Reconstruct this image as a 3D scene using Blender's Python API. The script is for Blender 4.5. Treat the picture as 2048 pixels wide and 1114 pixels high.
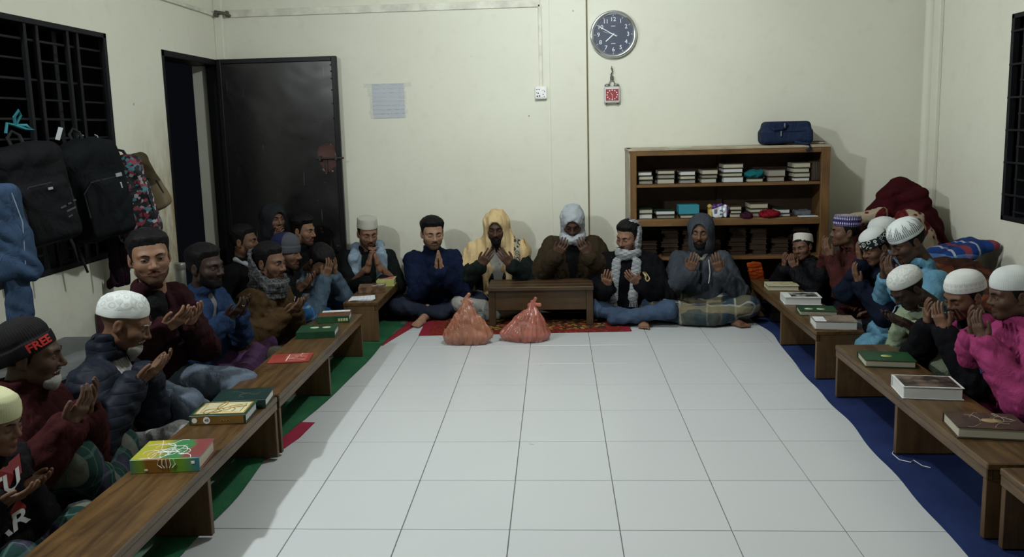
import bpy, bmesh, math, random
import numpy as np
from mathutils import Vector, Matrix, Euler
random.seed(7); np.random.seed(7)
for _o in list(bpy.data.objects): bpy.data.objects.remove(_o)
SC = bpy.context.scene
COL = SC.collection
PI = math.pi

# ---------------------------------------------------------------- camera
cam_d = bpy.data.cameras.new('camera'); cam = bpy.data.objects.new('camera', cam_d); COL.objects.link(cam)
def _cam():
    yaw, pitch, roll = -.0583, .1329, -.0257
    cyw, syw, cp, sp, cr, sr = math.cos(yaw), math.sin(yaw), math.cos(pitch), math.sin(pitch), math.cos(roll), math.sin(roll)
    fw = Vector((syw*cp, cyw*cp, -sp)); ri = Vector((cyw, -syw, 0)); up = ri.cross(fw)
    r2 = ri*cr + up*sr; u2 = -ri*sr + up*cr
    m = Matrix(((r2.x, u2.x, -fw.x, 0), (r2.y, u2.y, -fw.y, 0), (r2.z, u2.z, -fw.z, 1.495), (0, 0, 0, 1)))
    cam.matrix_world = m
_cam()
cam_d.sensor_width = 36; cam_d.lens = 1555.2/2048*36; cam_d.shift_y = -95.8/2048; cam_d.clip_start = .02
SC.camera = cam

# ---------------------------------------------------------------- world, lamps, exposure
W = bpy.data.worlds.new('night'); SC.world = W; W.use_nodes = True
W.node_tree.nodes['Background'].inputs[0].default_value = (.010, .012, .016, 1)
W.node_tree.nodes['Background'].inputs[1].default_value = .25
def lamp_bulb(name, loc, power):
    l = bpy.data.lights.new(name, 'POINT'); l.energy = power; l.shadow_soft_size = .045; l.color = (.90, .97, 1.0)
    o = bpy.data.objects.new(name, l); COL.objects.link(o); o.location = loc
# two lamps: a small panel on the left wall above the window, a bulb under the ceiling in the middle of the room
def lamp_panel(name, loc, direction, size, power):
    l = bpy.data.lights.new(name, 'AREA'); l.shape = 'SQUARE'; l.size = size; l.energy = power; l.color = (.90, .97, 1.0)
    o = bpy.data.objects.new(name, l); COL.objects.link(o); o.location = loc; o.rotation_euler = Vector(direction).to_track_quat('-Z', 'Y').to_euler()
lamp_panel('wall_panel_light', (-2.62, 2.05, 2.78), (1, .12, -.42), .13, 90)
lamp_bulb('ceiling_bulb_light', (.1, 4.3, 2.86), 116)
SC.view_settings.view_transform = 'Standard'; SC.view_settings.look = 'None'
SC.view_settings.gamma = 1; SC.view_settings.use_curve_mapping = False
SC.view_settings.exposure = 0.0

# ---------------------------------------------------------------- materials
class NT:
    def __init__(s, name):
        s.m = bpy.data.materials.new(name); s.m.use_nodes = True; s.t = s.m.node_tree; s.n = s.t.nodes; s.l = s.t.links
        s.b = s.n['Principled BSDF']
    def add(s, typ, **kw):
        n = s.n.new(typ)
        for k, v in kw.items(): setattr(n, k, v)
        return n
    def put(s, sock, v):
        if isinstance(v, bpy.types.NodeSocket): s.l.new(v, sock)
        elif isinstance(v, (tuple, list)) and len(v) == 3 and sock.type == 'RGBA': sock.default_value = (*v, 1)
        else: sock.default_value = v
    def coord(s, which='Object'):
        return s.add('ShaderNodeTexCoord').outputs[which]
    def mapping(s, v, scale=(1, 1, 1), rot=(0, 0, 0), loc=(0, 0, 0)):
        n = s.add('ShaderNodeMapping'); s.put(n.inputs[0], v); n.inputs['Scale'].default_value = scale
        n.inputs['Rotation'].default_value = rot; n.inputs['Location'].default_value = loc; return n.outputs[0]
    def noise(s, v, scale, detail=4, rough=.55, dist=0):
        n = s.add('ShaderNodeTexNoise'); s.put(n.inputs['Vector'], v); n.inputs['Scale'].default_value = scale
        n.inputs['Detail'].default_value = detail; n.inputs['Roughness'].default_value = rough; n.inputs['Distortion'].default_value = dist
        return n.outputs['Fac']
    def vor(s, v, scale, feature='F1', out='Distance', rnd=1):
        n = s.add('ShaderNodeTexVoronoi', feature=feature); s.put(n.inputs['Vector'], v); n.inputs['Scale'].default_value = scale
        n.inputs['Randomness'].default_value = rnd; return n.outputs[out]
    def math(s, op, a, b=0, c=0):
        n = s.add('ShaderNodeMath', operation=op); s.put(n.inputs[0], a); s.put(n.inputs[1], b); s.put(n.inputs[2], c); return n.outputs[0]
    def mix(s, fac, a, b, blend='MIX'):
        n = s.add('ShaderNodeMix', data_type='RGBA', blend_type=blend)
        s.put(n.inputs[0], fac); s.put(n.inputs[6], a); s.put(n.inputs[7], b); return n.outputs[2]
    def step(s, v, lo, hi):
        n = s.add('ShaderNodeMapRange'); s.put(n.inputs[0], v); n.inputs[1].default_value = lo; n.inputs[2].default_value = hi; n.clamp = True
        return n.outputs[0]
    def xyz(s, v):
        n = s.add('ShaderNodeSeparateXYZ'); s.put(n.inputs[0], v); return n.outputs
    def stripe(s, v, period, width, phase=0):      # 1 on the stripe
        a = s.math('ADD', v, phase); a = s.math('DIVIDE', a, period); a = s.math('FRACT', a)
        return s.math('LESS_THAN', a, width/period)
    def bump(s, h, strength, dist=.01):
        n = s.add('ShaderNodeBump'); s.put(n.inputs['Height'], h); n.inputs['Strength'].default_value = strength; n.inputs['Distance'].default_value = dist
        s.l.new(n.outputs[0], s.b.inputs['Normal']); return n
    def done(s, col, rough=.7, spec=.3, metal=0, alpha=None):
        s.put(s.b.inputs['Base Color'], col); s.put(s.b.inputs['Roughness'], rough); s.put(s.b.inputs['Specular IOR Level'], spec)
        s.put(s.b.inputs['Metallic'], metal)
        if alpha is not None: s.put(s.b.inputs['Alpha'], alpha)
        return s.m
def sh(c, k): return tuple(min(1, max(0, x*k)) for x in c)
_MC = {}
def plain(name, col, rough=.6, var=.2, scale=9, bump=0, bscale=80, spec=.3, metal=0):
    if name in _MC: return _MC[name]
    t = NT(name); c = t.coord(); n = t.noise(c, scale)
    col_ = t.mix(t.step(n, .3, .7), sh(col, 1-var), sh(col, 1+var))
    if bump: t.bump(t.noise(c, bscale, 2), bump, .004)
    _MC[name] = t.done(col_, rough, spec, metal); return _MC[name]
def fabric(name, col, var=.25, weave=420, bump=.75, rough=.9, fold=14):
    if name in _MC: return _MC[name]
    col = sh(col, .68)
    t = NT(name); c = t.coord(); n = t.noise(c, 5, 5); f = t.noise(c, 900, 1)
    col_ = t.mix(t.step(n, .3, .7), sh(col, 1-var), sh(col, 1+var))
    col_ = t.mix(t.math('MULTIPLY', f, .25), col_, sh(col, .55))
    rn = t.add('ShaderNodeTexNoise', noise_type='RIDGED_MULTIFRACTAL'); t.put(rn.inputs['Vector'], t.mapping(c, (1, 1, .7), (.5, .3, .2))); rn.inputs['Scale'].default_value = fold*.55; rn.inputs['Detail'].default_value = 3; rn.inputs['Distortion'].default_value = .9
    h = t.math('ADD', t.math('MULTIPLY', t.noise(c, weave, 2), .12), t.math('ADD', t.math('MULTIPLY', rn.outputs['Fac'], .45), t.noise(t.mapping(c, (1, 1, .55)), fold, 4, .55, 1.2)))
    t.bump(h, bump, .02)
    _MC[name] = t.done(col_, rough, .07); return _MC[name]
def plaid(name, base, bands, scale=1.0, rough=.9, rot=(0, 0, 0)):
    """bands: list of (axis, period, width, phase, colour, strength)"""
    if name in _MC: return _MC[name]
    t = NT(name); c = t.coord(); w = t.add('ShaderNodeVectorMath', operation='ADD'); t.put(w.inputs[0], t.mapping(c, (1, 1, 1), rot))
    ns = t.add('ShaderNodeTexNoise'); t.put(ns.inputs['Vector'], c); ns.inputs['Scale'].default_value = 7
    sc_ = t.add('ShaderNodeVectorMath', operation='SCALE'); t.put(sc_.inputs[0], ns.outputs['Color']); sc_.inputs['Scale'].default_value = .05
    t.put(w.inputs[1], sc_.outputs[0]); x = t.xyz(w.outputs[0]); col = base
    for ax, per, wd, ph, cc, st in bands:
        col = t.mix(t.math('MULTIPLY', t.stripe(x[ax], per*scale, wd*scale, ph), st), col, cc)
    t.bump(t.noise(c, 16, 4, .55, 1), .3, .02)
    _MC[name] = t.done(col, rough, .12); return _MC[name]
def wood(name, a, b, axis=1, rough=.38, scale=1):
    if name in _MC: return _MC[name]
    t = NT(name); c = t.coord(); sc = [16, 16, 16]; sc[axis] = 1.3
    v = t.mapping(c, tuple(x*scale for x in sc)); n = t.noise(v, 2.2, 6, .6, .6); n2 = t.noise(c, 5, 4)
    col = t.mix(t.step(n, .32, .68), a, b); col = t.mix(t.math('MULTIPLY', t.step(n2, .45, .7), .45), col, sh(a, .55))
    scr = t.step(t.noise(t.mapping(c, (30, 30, 30)), 1, 2), .62, .66)
    col = t.mix(t.math('MULTIPLY', scr, .15), col, sh(b, 1.5))
    t.bump(n, .12, .004)
    _MC[name] = t.done(col, t.math('ADD', t.math('MULTIPLY', n2, .2), rough-.1), .4); return _MC[name]

# ---------------------------------------------------------------- objects
def tag(o, label=None, cat=None, group=None, kind=None):
    if label: o['label'] = label
    if cat: o['category'] = cat
    if group: o['group'] = group
    if kind: o['kind'] = kind
    return o
def empty(name, loc=(0, 0, 0), rz=0, parent=None):
    o = bpy.data.objects.new(name, None); COL.objects.link(o); o.location = loc; o.rotation_euler = (0, 0, rz)
    o.empty_display_size = .05
    if parent: o.parent = parent
    return o
def link(name, me, parent=None, loc=(0, 0, 0), rot=(0, 0, 0), scale=(1, 1, 1)):
    o = bpy.data.objects.new(name, me); COL.objects.link(o); o.location = loc; o.rotation_euler = rot; o.scale = scale
    if parent: o.parent = parent
    return o
def npmesh(name, V, Q, mats, idx=None, smooth=True, T=None):
    """mesh from arrays: Q quads (n,4), T extra triangles (m,3)"""
    me = bpy.data.meshes.new(name); V = np.asarray(V, np.float32); Q = np.asarray(Q, np.int32).reshape(-1, 4)
    nT = 0 if T is None else len(T)
    me.vertices.add(len(V)); me.vertices.foreach_set('co', V.ravel())
    lp = Q.ravel() if not nT else np.concatenate([Q.ravel(), np.asarray(T, np.int32).ravel()])
    me.loops.add(len(lp)); me.loops.foreach_set('vertex_index', lp)
    st = np.arange(len(Q))*4
    if nT: st = np.concatenate([st, len(Q)*4+np.arange(nT)*3])
    me.polygons.add(len(st)); me.polygons.foreach_set('loop_start', st.astype(np.int32))
    for m in (mats if isinstance(mats, (list, tuple)) else [mats]): me.materials.append(m)
    if idx is not None: me.polygons.foreach_set('material_index', np.asarray(idx, np.int32))
    me.update(calc_edges=True); me.validate()
    if smooth: me.shade_smooth()
    return me
class MB:
    """collects simple shapes into one mesh"""
    def __init__(s): s.bm = bmesh.new()
    def box(s, a, b, bev=0, rot=None, piv=None, seg=1):
        lo = [min(a[i], b[i]) for i in range(3)]; hi = [max(a[i], b[i]) for i in range(3)]
        r = bmesh.ops.create_cube(s.bm, size=1); vs = r['verts']
        for v in vs: v.co = Vector([lo[i]+(v.co[i]+.5)*(hi[i]-lo[i]) for i in range(3)])
        if bev:
            es = list({e for v in vs for e in v.link_edges})
            g = bmesh.ops.bevel(s.bm, geom=es, offset=bev, segments=seg, affect='EDGES', clamp_overlap=True)
            vs = list({v for f in g['faces'] for v in f.verts} | {v for v in vs if v.is_valid})
        if rot is not None:
            bmesh.ops.rotate(s.bm, verts=vs, cent=Vector(piv or [(lo[i]+hi[i])/2 for i in range(3)]), matrix=Euler(rot).to_matrix())
        return vs
    def cyl(s, a, b, r, r2=None, n=16, caps=True):
        a = Vector(a); b = Vector(b); d = b-a
        m = Matrix.Translation((a+b)/2) @ d.to_track_quat('Z', 'Y').to_matrix().to_4x4()
        return bmesh.ops.create_cone(s.bm, cap_ends=caps, segments=n, radius1=r, radius2=r if r2 is None else r2, depth=d.length, matrix=m)['verts']
    def sphere(s, c, r, n=12):
        vs = bmesh.ops.create_uvsphere(s.bm, u_segments=n, v_segments=max(6, n//2+2), radius=1)['verts']
        rr = r if isinstance(r, (tuple, list)) else (r, r, r)
        for v in vs: v.co = Vector([c[i]+v.co[i]*rr[i] for i in range(3)])
        return vs
    def tube(s, pts, r, n=8, closed=False):
        pts = [Vector(p) for p in pts]; m = len(pts); rings = []
        rs = r if isinstance(r, (list, tuple)) else [r]*m
        up = Vector((.13, .21, .97))
        for i, p in enumerate(pts):
            d = (pts[(i+1) % m]-pts[i-1]) if closed else (pts[min(i+1, m-1)]-pts[max(i-1, 0)])
            d.normalize(); x = d.cross(up)
            if x.length < .05: x = d.cross(Vector((1, 0, 0)))
            x.normalize(); y = x.cross(d)
            rings.append([s.bm.verts.new(p+(x*math.cos(2*PI*k/n)+y*math.sin(2*PI*k/n))*rs[i]) for k in range(n)])
        for i in range(m if closed else m-1):
            A = rings[i]; B = rings[(i+1) % m]
            for k in range(n): s.bm.faces.new((A[k], A[(k+1) % n], B[(k+1) % n], B[k]))
        if not closed:
            s.bm.faces.new(rings[0]); s.bm.faces.new(list(reversed(rings[-1])))
        return s
    def prism(s, pts, z0, z1, axis=2):
        """polygon pts (2-D) extruded between z0 and z1 along axis"""
        def mk(p, z):
            q = [0, 0, 0]; o = [i for i in range(3) if i != axis]; q[o[0]], q[o[1]], q[axis] = p[0], p[1], z; return s.bm.verts.new(q)
        A = [mk(p, z0) for p in pts]; B = [mk(p, z1) for p in pts]; n = len(pts)
        s.bm.faces.new(list(reversed(A))); s.bm.faces.new(B)
        for i in range(n): s.bm.faces.new((A[i], A[(i+1) % n], B[(i+1) % n], B[i]))
        return s
    def mesh(s, name, mat, smooth=False):
        bmesh.ops.recalc_face_normals(s.bm, faces=s.bm.faces)
        me = bpy.data.meshes.new(name); s.bm.to_mesh(me); s.bm.free()
        for m in (mat if isinstance(mat, (list, tuple)) else [mat]): me.materials.append(m)
        if smooth:
            me.shade_smooth()
            try: me.set_sharp_from_angle(angle=math.radians(40))
            except Exception: pass
        return me
    def obj(s, name, mat, parent=None, loc=(0, 0, 0), rz=0, smooth=False):
        return link(name, s.mesh(name, mat, smooth), parent, loc, (0, 0, rz))
def lathe(profile, n=32, sx=1, sy=1):
    """(V, Q, UV) of a profile [(r, z)] turned about Z"""
    m = len(profile); V = []; Q = []
    for j, (r, z) in enumerate(profile):
        for k in range(n): V.append((r*math.cos(2*PI*k/n)*sx, r*math.sin(2*PI*k/n)*sy, z))
    for j in range(m-1):
        for k in range(n): Q.append((j*n+k, j*n+(k+1) % n, (j+1)*n+(k+1) % n, (j+1)*n+k))
    return np.array(V), np.array(Q)
_TX = {}
def text_mesh(txt, size, mat, extrude=.0008, name='lettering', bold=0):
    cu = bpy.data.curves.new('t', 'FONT'); cu.body = txt; cu.size = size; cu.extrude = extrude; cu.align_x = 'CENTER'; cu.align_y = 'CENTER'
    cu.offset = bold; cu.resolution_u = 4
    ob = bpy.data.objects.new('t', cu); COL.objects.link(ob)
    me = bpy.data.meshes.new_from_object(ob.evaluated_get(bpy.context.evaluated_depsgraph_get()))
    bpy.data.objects.remove(ob); bpy.data.curves.remove(cu); me.name = name
    me.materials.clear(); me.materials.append(mat); return me

# ---------------------------------------------------------------- distance fields -> surfaces
def snets(fn, lo, hi, h):
    ax = [np.arange(lo[i]-h, hi[i]+2*h, h, dtype=np.float32) for i in range(3)]
    X, Y, Z = np.meshgrid(*ax, indexing='ij'); F = fn(X, Y, Z).astype(np.float32)
    for a in range(3):                                             # close at the border
        sl = [slice(None)]*3
        for e in (0, -1): sl[a] = e; F[tuple(sl)] = np.maximum(F[tuple(sl)], h*.5)
    S = F < 0
    c = np.zeros([s-1 for s in F.shape], np.int8)
    for i in (0, 1):
        for j in (0, 1):
            for k in (0, 1): c += S[i:F.shape[0]-1+i, j:F.shape[1]-1+j, k:F.shape[2]-1+k]
    act = (c > 0) & (c < 8); I = np.nonzero(act); n = len(I[0])
    ids = np.full(act.shape, -1, np.int32); ids[I] = np.arange(n)
    acc = np.zeros((n, 3), np.float32); cnt = np.zeros(n, np.float32)
    for a in range(3):
        b, d = [q for q in range(3) if q != a]
        for p in (0, 1):
            for q in (0, 1):
                o0 = [0, 0, 0]; o0[b] = p; o0[d] = q; o1 = list(o0); o1[a] = 1
                i0 = tuple(I[m]+o0[m] for m in range(3)); i1 = tuple(I[m]+o1[m] for m in range(3))
                f0 = F[i0]; f1 = F[i1]; cr = (f0 < 0) != (f1 < 0)
                tt = np.where(cr, f0/np.where(cr, f0-f1, 1), 0)
                acc[:, a] += tt; acc[:, b] += cr*p; acc[:, d] += cr*q; cnt += cr
    acc /= cnt[:, None]
    V = np.stack([ax[m][I[m]] for m in range(3)], 1)+acc*h
    Qs = []
    for a in range(3):
        b, d = [(1, 2), (2, 0), (0, 1)][a]
        s0 = [slice(1, -1)]*3; s0[a] = slice(0, -1); s1 = list(s0); s1[a] = slice(1, None)
        A = S[tuple(s0)]; B = S[tuple(s1)]; E_ = np.nonzero(A != B)
        if not len(E_[0]): continue
        idx = [E_[m]+(0 if m == a else 1) for m in range(3)]
        def cell(db, dd):
            g = list(idx); g[b] = idx[b]+db; g[d] = idx[d]+dd; return ids[tuple(g)]
        q = np.stack([cell(-1, -1), cell(0, -1), cell(0, 0), cell(-1, 0)], 1)
        flip = ~A[E_]; q[flip] = q[flip][:, ::-1]; Qs.append(q)
    Q = np.concatenate(Qs); Q = Q[(Q >= 0).all(1)]
    return V, Q
def smin(a, b, k):
    h = np.clip(.5+.5*(b-a)/k, 0, 1); return b*(1-h)+a*h-k*h*(1-h)
def smax(a, b, k): return -smin(-a, -b, k)
def cap(P, a, b, ra, rb=None):
    rb = ra if rb is None else rb
    a = np.asarray(a, np.float32); b = np.asarray(b, np.float32); d = b-a; dd = float(d@d)+1e-9
    x = P[0]-a[0]; y = P[1]-a[1]; z = P[2]-a[2]
    t = np.clip((x*d[0]+y*d[1]+z*d[2])/dd, 0, 1)
    return np.sqrt((x-t*d[0])**2+(y-t*d[1])**2+(z-t*d[2])**2)-(ra+(rb-ra)*t)
def ell(P, c, r):
    x = (P[0]-c[0]); y = (P[1]-c[1]); z = (P[2]-c[2])
    k0 = np.sqrt((x/r[0])**2+(y/r[1])**2+(z/r[2])**2); k1 = np.sqrt((x/r[0]**2)**2+(y/r[1]**2)**2+(z/r[2]**2)**2)+1e-9
    return k0*(k0-1)/k1
def rbox(P, c, hh, r):
    x = np.abs(P[0]-c[0])-hh[0]+r; y = np.abs(P[1]-c[1])-hh[1]+r; z = np.abs(P[2]-c[2])-hh[2]+r
    return np.sqrt(np.maximum(x, 0)**2+np.maximum(y, 0)**2+np.maximum(z, 0)**2)+np.minimum(np.maximum(x, np.maximum(y, z)), 0)-r
def sst(x, a, b):
    t = np.clip((x-a)/(b-a), 0, 1); return t*t*(3-2*t)
def folds(P, seed, f=60, amp=.004):
    r = np.random.RandomState(seed); out = 0
    for i in range(3):
        a = r.randn(3); a /= np.linalg.norm(a); b = r.randn(3)*f*.35; ph = r.rand(2)*6.3
        w = np.sin((P[0]*b[0]+P[1]*b[1]+P[2]*b[2])+ph[0])*1.7
        s_ = np.sin((P[0]*a[0]+P[1]*a[1]+P[2]*a[2])*f*(.7+.45*i)+w+ph[1])
        out = out+s_/(1+.5*i)
    q = 0
    for i in range(2):                                             # sharper creases
        a = r.randn(3); a /= np.linalg.norm(a); b = r.randn(3)*f*.5; ph = r.rand(2)*6.3
        w = np.sin((P[0]*b[0]+P[1]*b[1]+P[2]*b[2])+ph[0])*2.2
        q = q+(np.abs(np.sin((P[0]*a[0]+P[1]*a[1]+P[2]*a[2])*f*.8+w+ph[1]))-.6)
    return out*amp*.75-q*amp*1.3
# ================================================================ the room
XL, XR, YB, YF, ZC = -2.77, 2.95, 6.43, -5.0, 3.02
def wall_mat():
    t = NT('cream_wall_paint'); c = t.add('ShaderNodeNewGeometry').outputs['Position']
    n = t.noise(c, 1.1, 5, .6); n2 = t.noise(c, 9, 5, .6)
    col = t.mix(t.step(n, .3, .72), (.665, .655, .545), (.715, .71, .60))
    col = t.mix(t.math('MULTIPLY', t.step(n2, .55, .8), .22), col, (.50, .47, .36))
    spk = t.step(t.vor(t.mapping(c, (1, 1, 1.0)), 4.3), .045, .02)          # small scuffs and nail marks
    msk = t.step(t.noise(c, 2.3, 2), .47, .53)
    col = t.mix(t.math('MULTIPLY', t.math('MULTIPLY', spk, msk), .75), col, (.16, .13, .10))
    # hand grime beside the doorway and brown seep marks below
    x = t.xyz(c)
    left = t.math('LESS_THAN', x[0], -2.7)
    g = t.math('MULTIPLY', t.step(x[1], 4.85, 5.45), t.step(x[1], 5.52, 5.46))
    g = t.math('MULTIPLY', g, t.math('MULTIPLY', t.step(x[2], 1.75, 1.0), left))
    gn = t.step(t.noise(t.mapping(c, (1, 3, 1.1)), 3.2, 5, .65), .30, .56)
    col = t.mix(t.math('MULTIPLY', t.math('MULTIPLY', g, gn), .85), col, (.26, .17, .06))
    lowd = t.math('MULTIPLY', t.step(x[2], .85, .1), t.step(t.noise(c, 6, 5, .7), .4, .7))
    col = t.mix(t.math('MULTIPLY', lowd, .45), col, (.33, .29, .20))
    t.bump(t.noise(c, 45, 3), .10, .004)
    return t.done(col, .62, .22)
M_WALL = wall_mat()
def struct(name, mb, mat, parent=None, **k):
    o = mb.obj(name, mat, parent, **k)
    if not parent: tag(o, kind='structure')
    return o
# window in the left wall, doorway in the far left corner, window in the right wall
WL = (3.15, 4.79, .755, 2.13); DO = (5.47, 6.40, 0, 2.10); WR = (3.9, 5.31, .80, 2.13)
def holed_wall(x0, x1, holes, y0, y1):
    mb = MB(); ys = sorted({y0, y1, *[h[0] for h in holes], *[h[1] for h in holes]})
    for a, b in zip(ys[:-1], ys[1:]):
        hole = [h for h in holes if h[0] <= a and h[1] >= b]
        if not hole: mb.box((x0, a, 0), (x1, b, ZC))
        else:
            h = hole[0]
            if h[2] > 0: mb.box((x0, a, 0), (x1, b, h[2]))
            mb.box((x0, a, h[3]), (x1, b, ZC))
    return mb
o = struct('wall_left', holed_wall(XL-.22, XL, [WL, DO], YF, YB+.2), M_WALL); tag(o, 'cream left wall with barred window and doorway')
o = struct('wall_right', holed_wall(XR, XR+.22, [WR], YF, YB+.2), M_WALL); tag(o, 'cream right wall with a barred window')
mb = MB(); mb.box((XL, YB, 0), (XR, YB+.2, ZC))
wb = struct('wall_back', mb, M_WALL); tag(wb, 'cream back wall behind the seated men')
mb = MB(); mb.box((XL-.2, YF-.2, 0), (XR+.2, YF, ZC)); o = struct('wall_front', mb, M_WALL); tag(o, 'cream wall behind the viewer')
mb = MB(); mb.box((XL-.2, YF-.2, ZC), (XR+.2, YB+.2, ZC+.1)); o = struct('ceiling', mb, plain('ceiling_paint', (.46, .45, .40), .8)); tag(o, 'pale ceiling above the room')
# shallow pillar on the back wall and pilasters in the two far corners
mb = MB(); mb.box((-.035, YB-.012, 0), (.262, YB, ZC), .003); o = struct('trim_1', mb, M_WALL); tag(o, 'shallow plastered pillar on the back wall left of the clock')
mb = MB(); mb.box((XL, YB-.05, 2.10), (XL+.07, YB, ZC), .004); o = struct('trim_2', mb, M_WALL); tag(o, 'narrow plaster pilaster above the open door')
mb = MB(); mb.cyl((XR-.005, YB-.03, 0), (XR-.005, YB-.03, ZC), .045, n=20); mb.box((XR-.03, YB-.22, 0), (XR, YB-.12, ZC), .004)
o = struct('trim_3', mb, M_WALL, smooth=True); tag(o, 'narrow plaster pilaster in the right corner')
# dark strip: shade on the pillar's right edge, painted as colour
mb = MB(); mb.box((.262, YB-.006, 0), (.274, YB+.001, ZC)); o = struct('trim_4', mb, plain('pillar_edge_shade', (.16, .13, .07), .9)); tag(o, 'dark upright strip of painted shade along the pillar edge')

# floor: slab, then each tile
T_, X0T, Y0T = .41, -1.016, 5.190
def tile_mat():
    t = NT('white_floor_tile'); c = t.add('ShaderNodeNewGeometry').outputs['Position']; oi = t.add('ShaderNodeObjectInfo').outputs['Random']
    n = t.noise(c, 2.2, 3, .5); col = t.mix(n, (.50, .515, .52), (.535, .55, .555))
    col = t.mix(t.math('MULTIPLY', oi, .22), col, (.47, .475, .475))
    d = t.step(t.noise(c, 9, 5, .6), .70, .80); col = t.mix(t.math('MULTIPLY', d, .22), col, (.36, .36, .35))
    return t.done(col, t.math('ADD', t.math('MULTIPLY', t.noise(c, 5, 2), .06), .26), .40)
M_TILE = tile_mat()
mb = MB(); mb.box((XL-.2, YF-.2, -.1), (XR+.2, YB+.2, -.004)); fl = struct('floor', mb, plain('grout', (.20, .20, .19), .9)); tag(fl, 'white tiled floor in the middle of the room')
mb = MB(); g = .0019; mb.box((g, g, -.012), (T_-g, T_-g, 0), .0012); tile_me = mb.mesh('tile', M_TILE)
i0, i1 = math.floor((XL-X0T)/T_), math.ceil((XR-X0T)/T_); j0, j1 = math.floor((1.0-Y0T)/T_), math.ceil((YB-Y0T)/T_)
for i in range(i0, i1):
    for j in range(j0, j1):
        x = X0T+i*T_; y = Y0T+j*T_
        sx = (min(x+T_, XR)-max(x, XL))/T_; sy = (min(y+T_, YB)-y)/T_
        if sx < .05 or sy < .05: continue
        link('tile', tile_me, fl, (max(x, XL), y, 0), scale=(sx, sy, 1))
mb = MB(); mb.box((XL, YF, -.012), (XR, Y0T+j0*T_, 0)); mb.obj('floor_behind_viewer', M_TILE, fl)

# conduits: along the left wall, along the back wall, down to the socket
M_CON = plain('conduit_cream', (.64, .63, .53), .5)
def conduit(name, a, b, label, w=.028, d=.014):
    mb = MB(); a = Vector(a); b = Vector(b); lo = [min(a[i], b[i]) for i in range(3)]; hi = [max(a[i], b[i]) for i in range(3)]
    ax = max(range(3), key=lambda i: hi[i]-lo[i])
    for i in range(3):
        if i != ax:
            lo[i] -= d if (hi[i]-lo[i]) < 1e-6 and i == 1 and ax != 1 else w/2
            hi[i] += 0 if i == 1 and ax != 1 else w/2
    mb.box(lo, hi, .003); o = mb.obj(name, M_CON); tag(o, label, 'cable conduit'); return o
conduit('cable_conduit', (XL+.07, YB, 2.455), (-.105, YB, 2.485), 'cream cable conduit running level along the top of the back wall')
conduit('cable_conduit', (-.108, YB, 1.80), (-.108, YB, 2.46), 'cream cable conduit dropping down to the wall socket')
o = conduit('cable_conduit', (XL+.008, 3.3, 2.46), (XL+.008, YB-.05, 2.46), 'cream cable conduit running along the top of the left wall', d=.02)
mb = MB(); mb.tube([(XL+.02, YB-.09, 2.45), (XL+.06, YB-.085, 2.475), (XL+.10, YB-.06, 2.47), (XL+.13, YB-.02, 2.45)], .012)
mb.box((XL+.03, YB-.1, 2.44), (XL+.05, YB-.05, 2.49), .004); mb.box((XL+.10, YB-.05, 2.44), (XL+.12, YB-.0, 2.49), .004)
tag(mb.obj('cable_elbow', plain('dark_cable', (.10, .09, .07), .6), smooth=True), 'bent dark cable elbow in the upper left corner', 'cable')

# grilles and shutters of the two windows
M_BAR = plain('black_bar_paint', (.010, .010, .012), .55, spec=.15)
def grille(num, xface, y0, y1, z0, z1, out, label, posts, rows):
    r = empty('window_%d' % num, (xface, (y0+y1)/2, z0)); tag(r, label, kind='structure')
    ox, oy, oz = xface, (y0+y1)/2, z0; xb = .016*out
    def B(nm, a, b, m=M_BAR, bev=.002):
        mb = MB(); mb.box((a[0]-ox, a[1]-oy, a[2]-oz), (b[0]-ox, b[1]-oy, b[2]-oz), bev); return mb.obj(nm, m, r)
    X = ox+xb
    for a_, b_ in (((ox, y0, z0), (ox+out*.22, y0+.012, z1)), ((ox, y1-.012, z0), (ox+out*.22, y1, z1)), ((ox, y0, z1-.012), (ox+out*.22, y1, z1))): B('reveal_lining', a_, b_, plain('reveal_black', (.008, .008, .010), .7, spec=.1))
    B('window_frame', (X-.02, y0, z0), (X+.02, y0+.03, z1)); B('window_frame', (X-.02, y1-.03, z0), (X+.02, y1, z1))
    B('window_frame', (X-.02, y0, z1-.03), (X+.02, y1, z1)); B('window_frame', (X-.02, y0, z0), (X+.02, y1, z0+.03))
    for y, w in posts: B('upright_bar', (X-.012, y-w/2, z0), (X+.012, y+w/2, z1))
    ys = [y0]+[p[0] for p in posts]+[y1]
    for z, full in rows:
        if full: B('cross_bar', (X-.022, y0, z-.007), (X-.008, y1, z+.007))
        else:
            for a, b in zip(ys[:-1], ys[1:]):
                if b-a > .16: B('cross_bar', (X-.022, a, z-.006), (X-.008, b, z+.006))
    # steel shutter leaves folded open outside and the night beyond
    ms = plain('shutter_steel', (.012, .013, .016), .5)
    for k in range(3):
        yy = y0+.25+k*(y1-y0-.5)/2; B('shutter_rail', (ox+out*.17, yy-.02, z0), (ox+out*.20, yy+.02, z1), ms)
    B('sill', (ox, y0, z0-.002), (ox+out*.22, y1, z0+.012), plain('sill_dark', (.05, .048, .04), .8, spec=.1))
    return r
rows = [(2.02, 1), (1.915, 0), (1.81, 1), (1.705, 0), (1.60, 1), (1.495, 0), (1.39, 1), (1.285, 0), (1.18, 1), (1.075, 0), (.97, 1), (.865, 0)]
grille(1, XL, *WL, -1, 'black barred window in the left wall, hung with bags', [(3.45, .02), (3.62, .02), (4.046, .022), (4.145, .022), (4.412, .022), (4.505, .022), (4.77, .018)], rows)
grille(2, XR, *WR, 1, 'black barred window at the right edge', [(4.25, .02), (4.42, .02), (4.80, .02), (4.92, .02), (5.18, .02)], rows)

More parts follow.
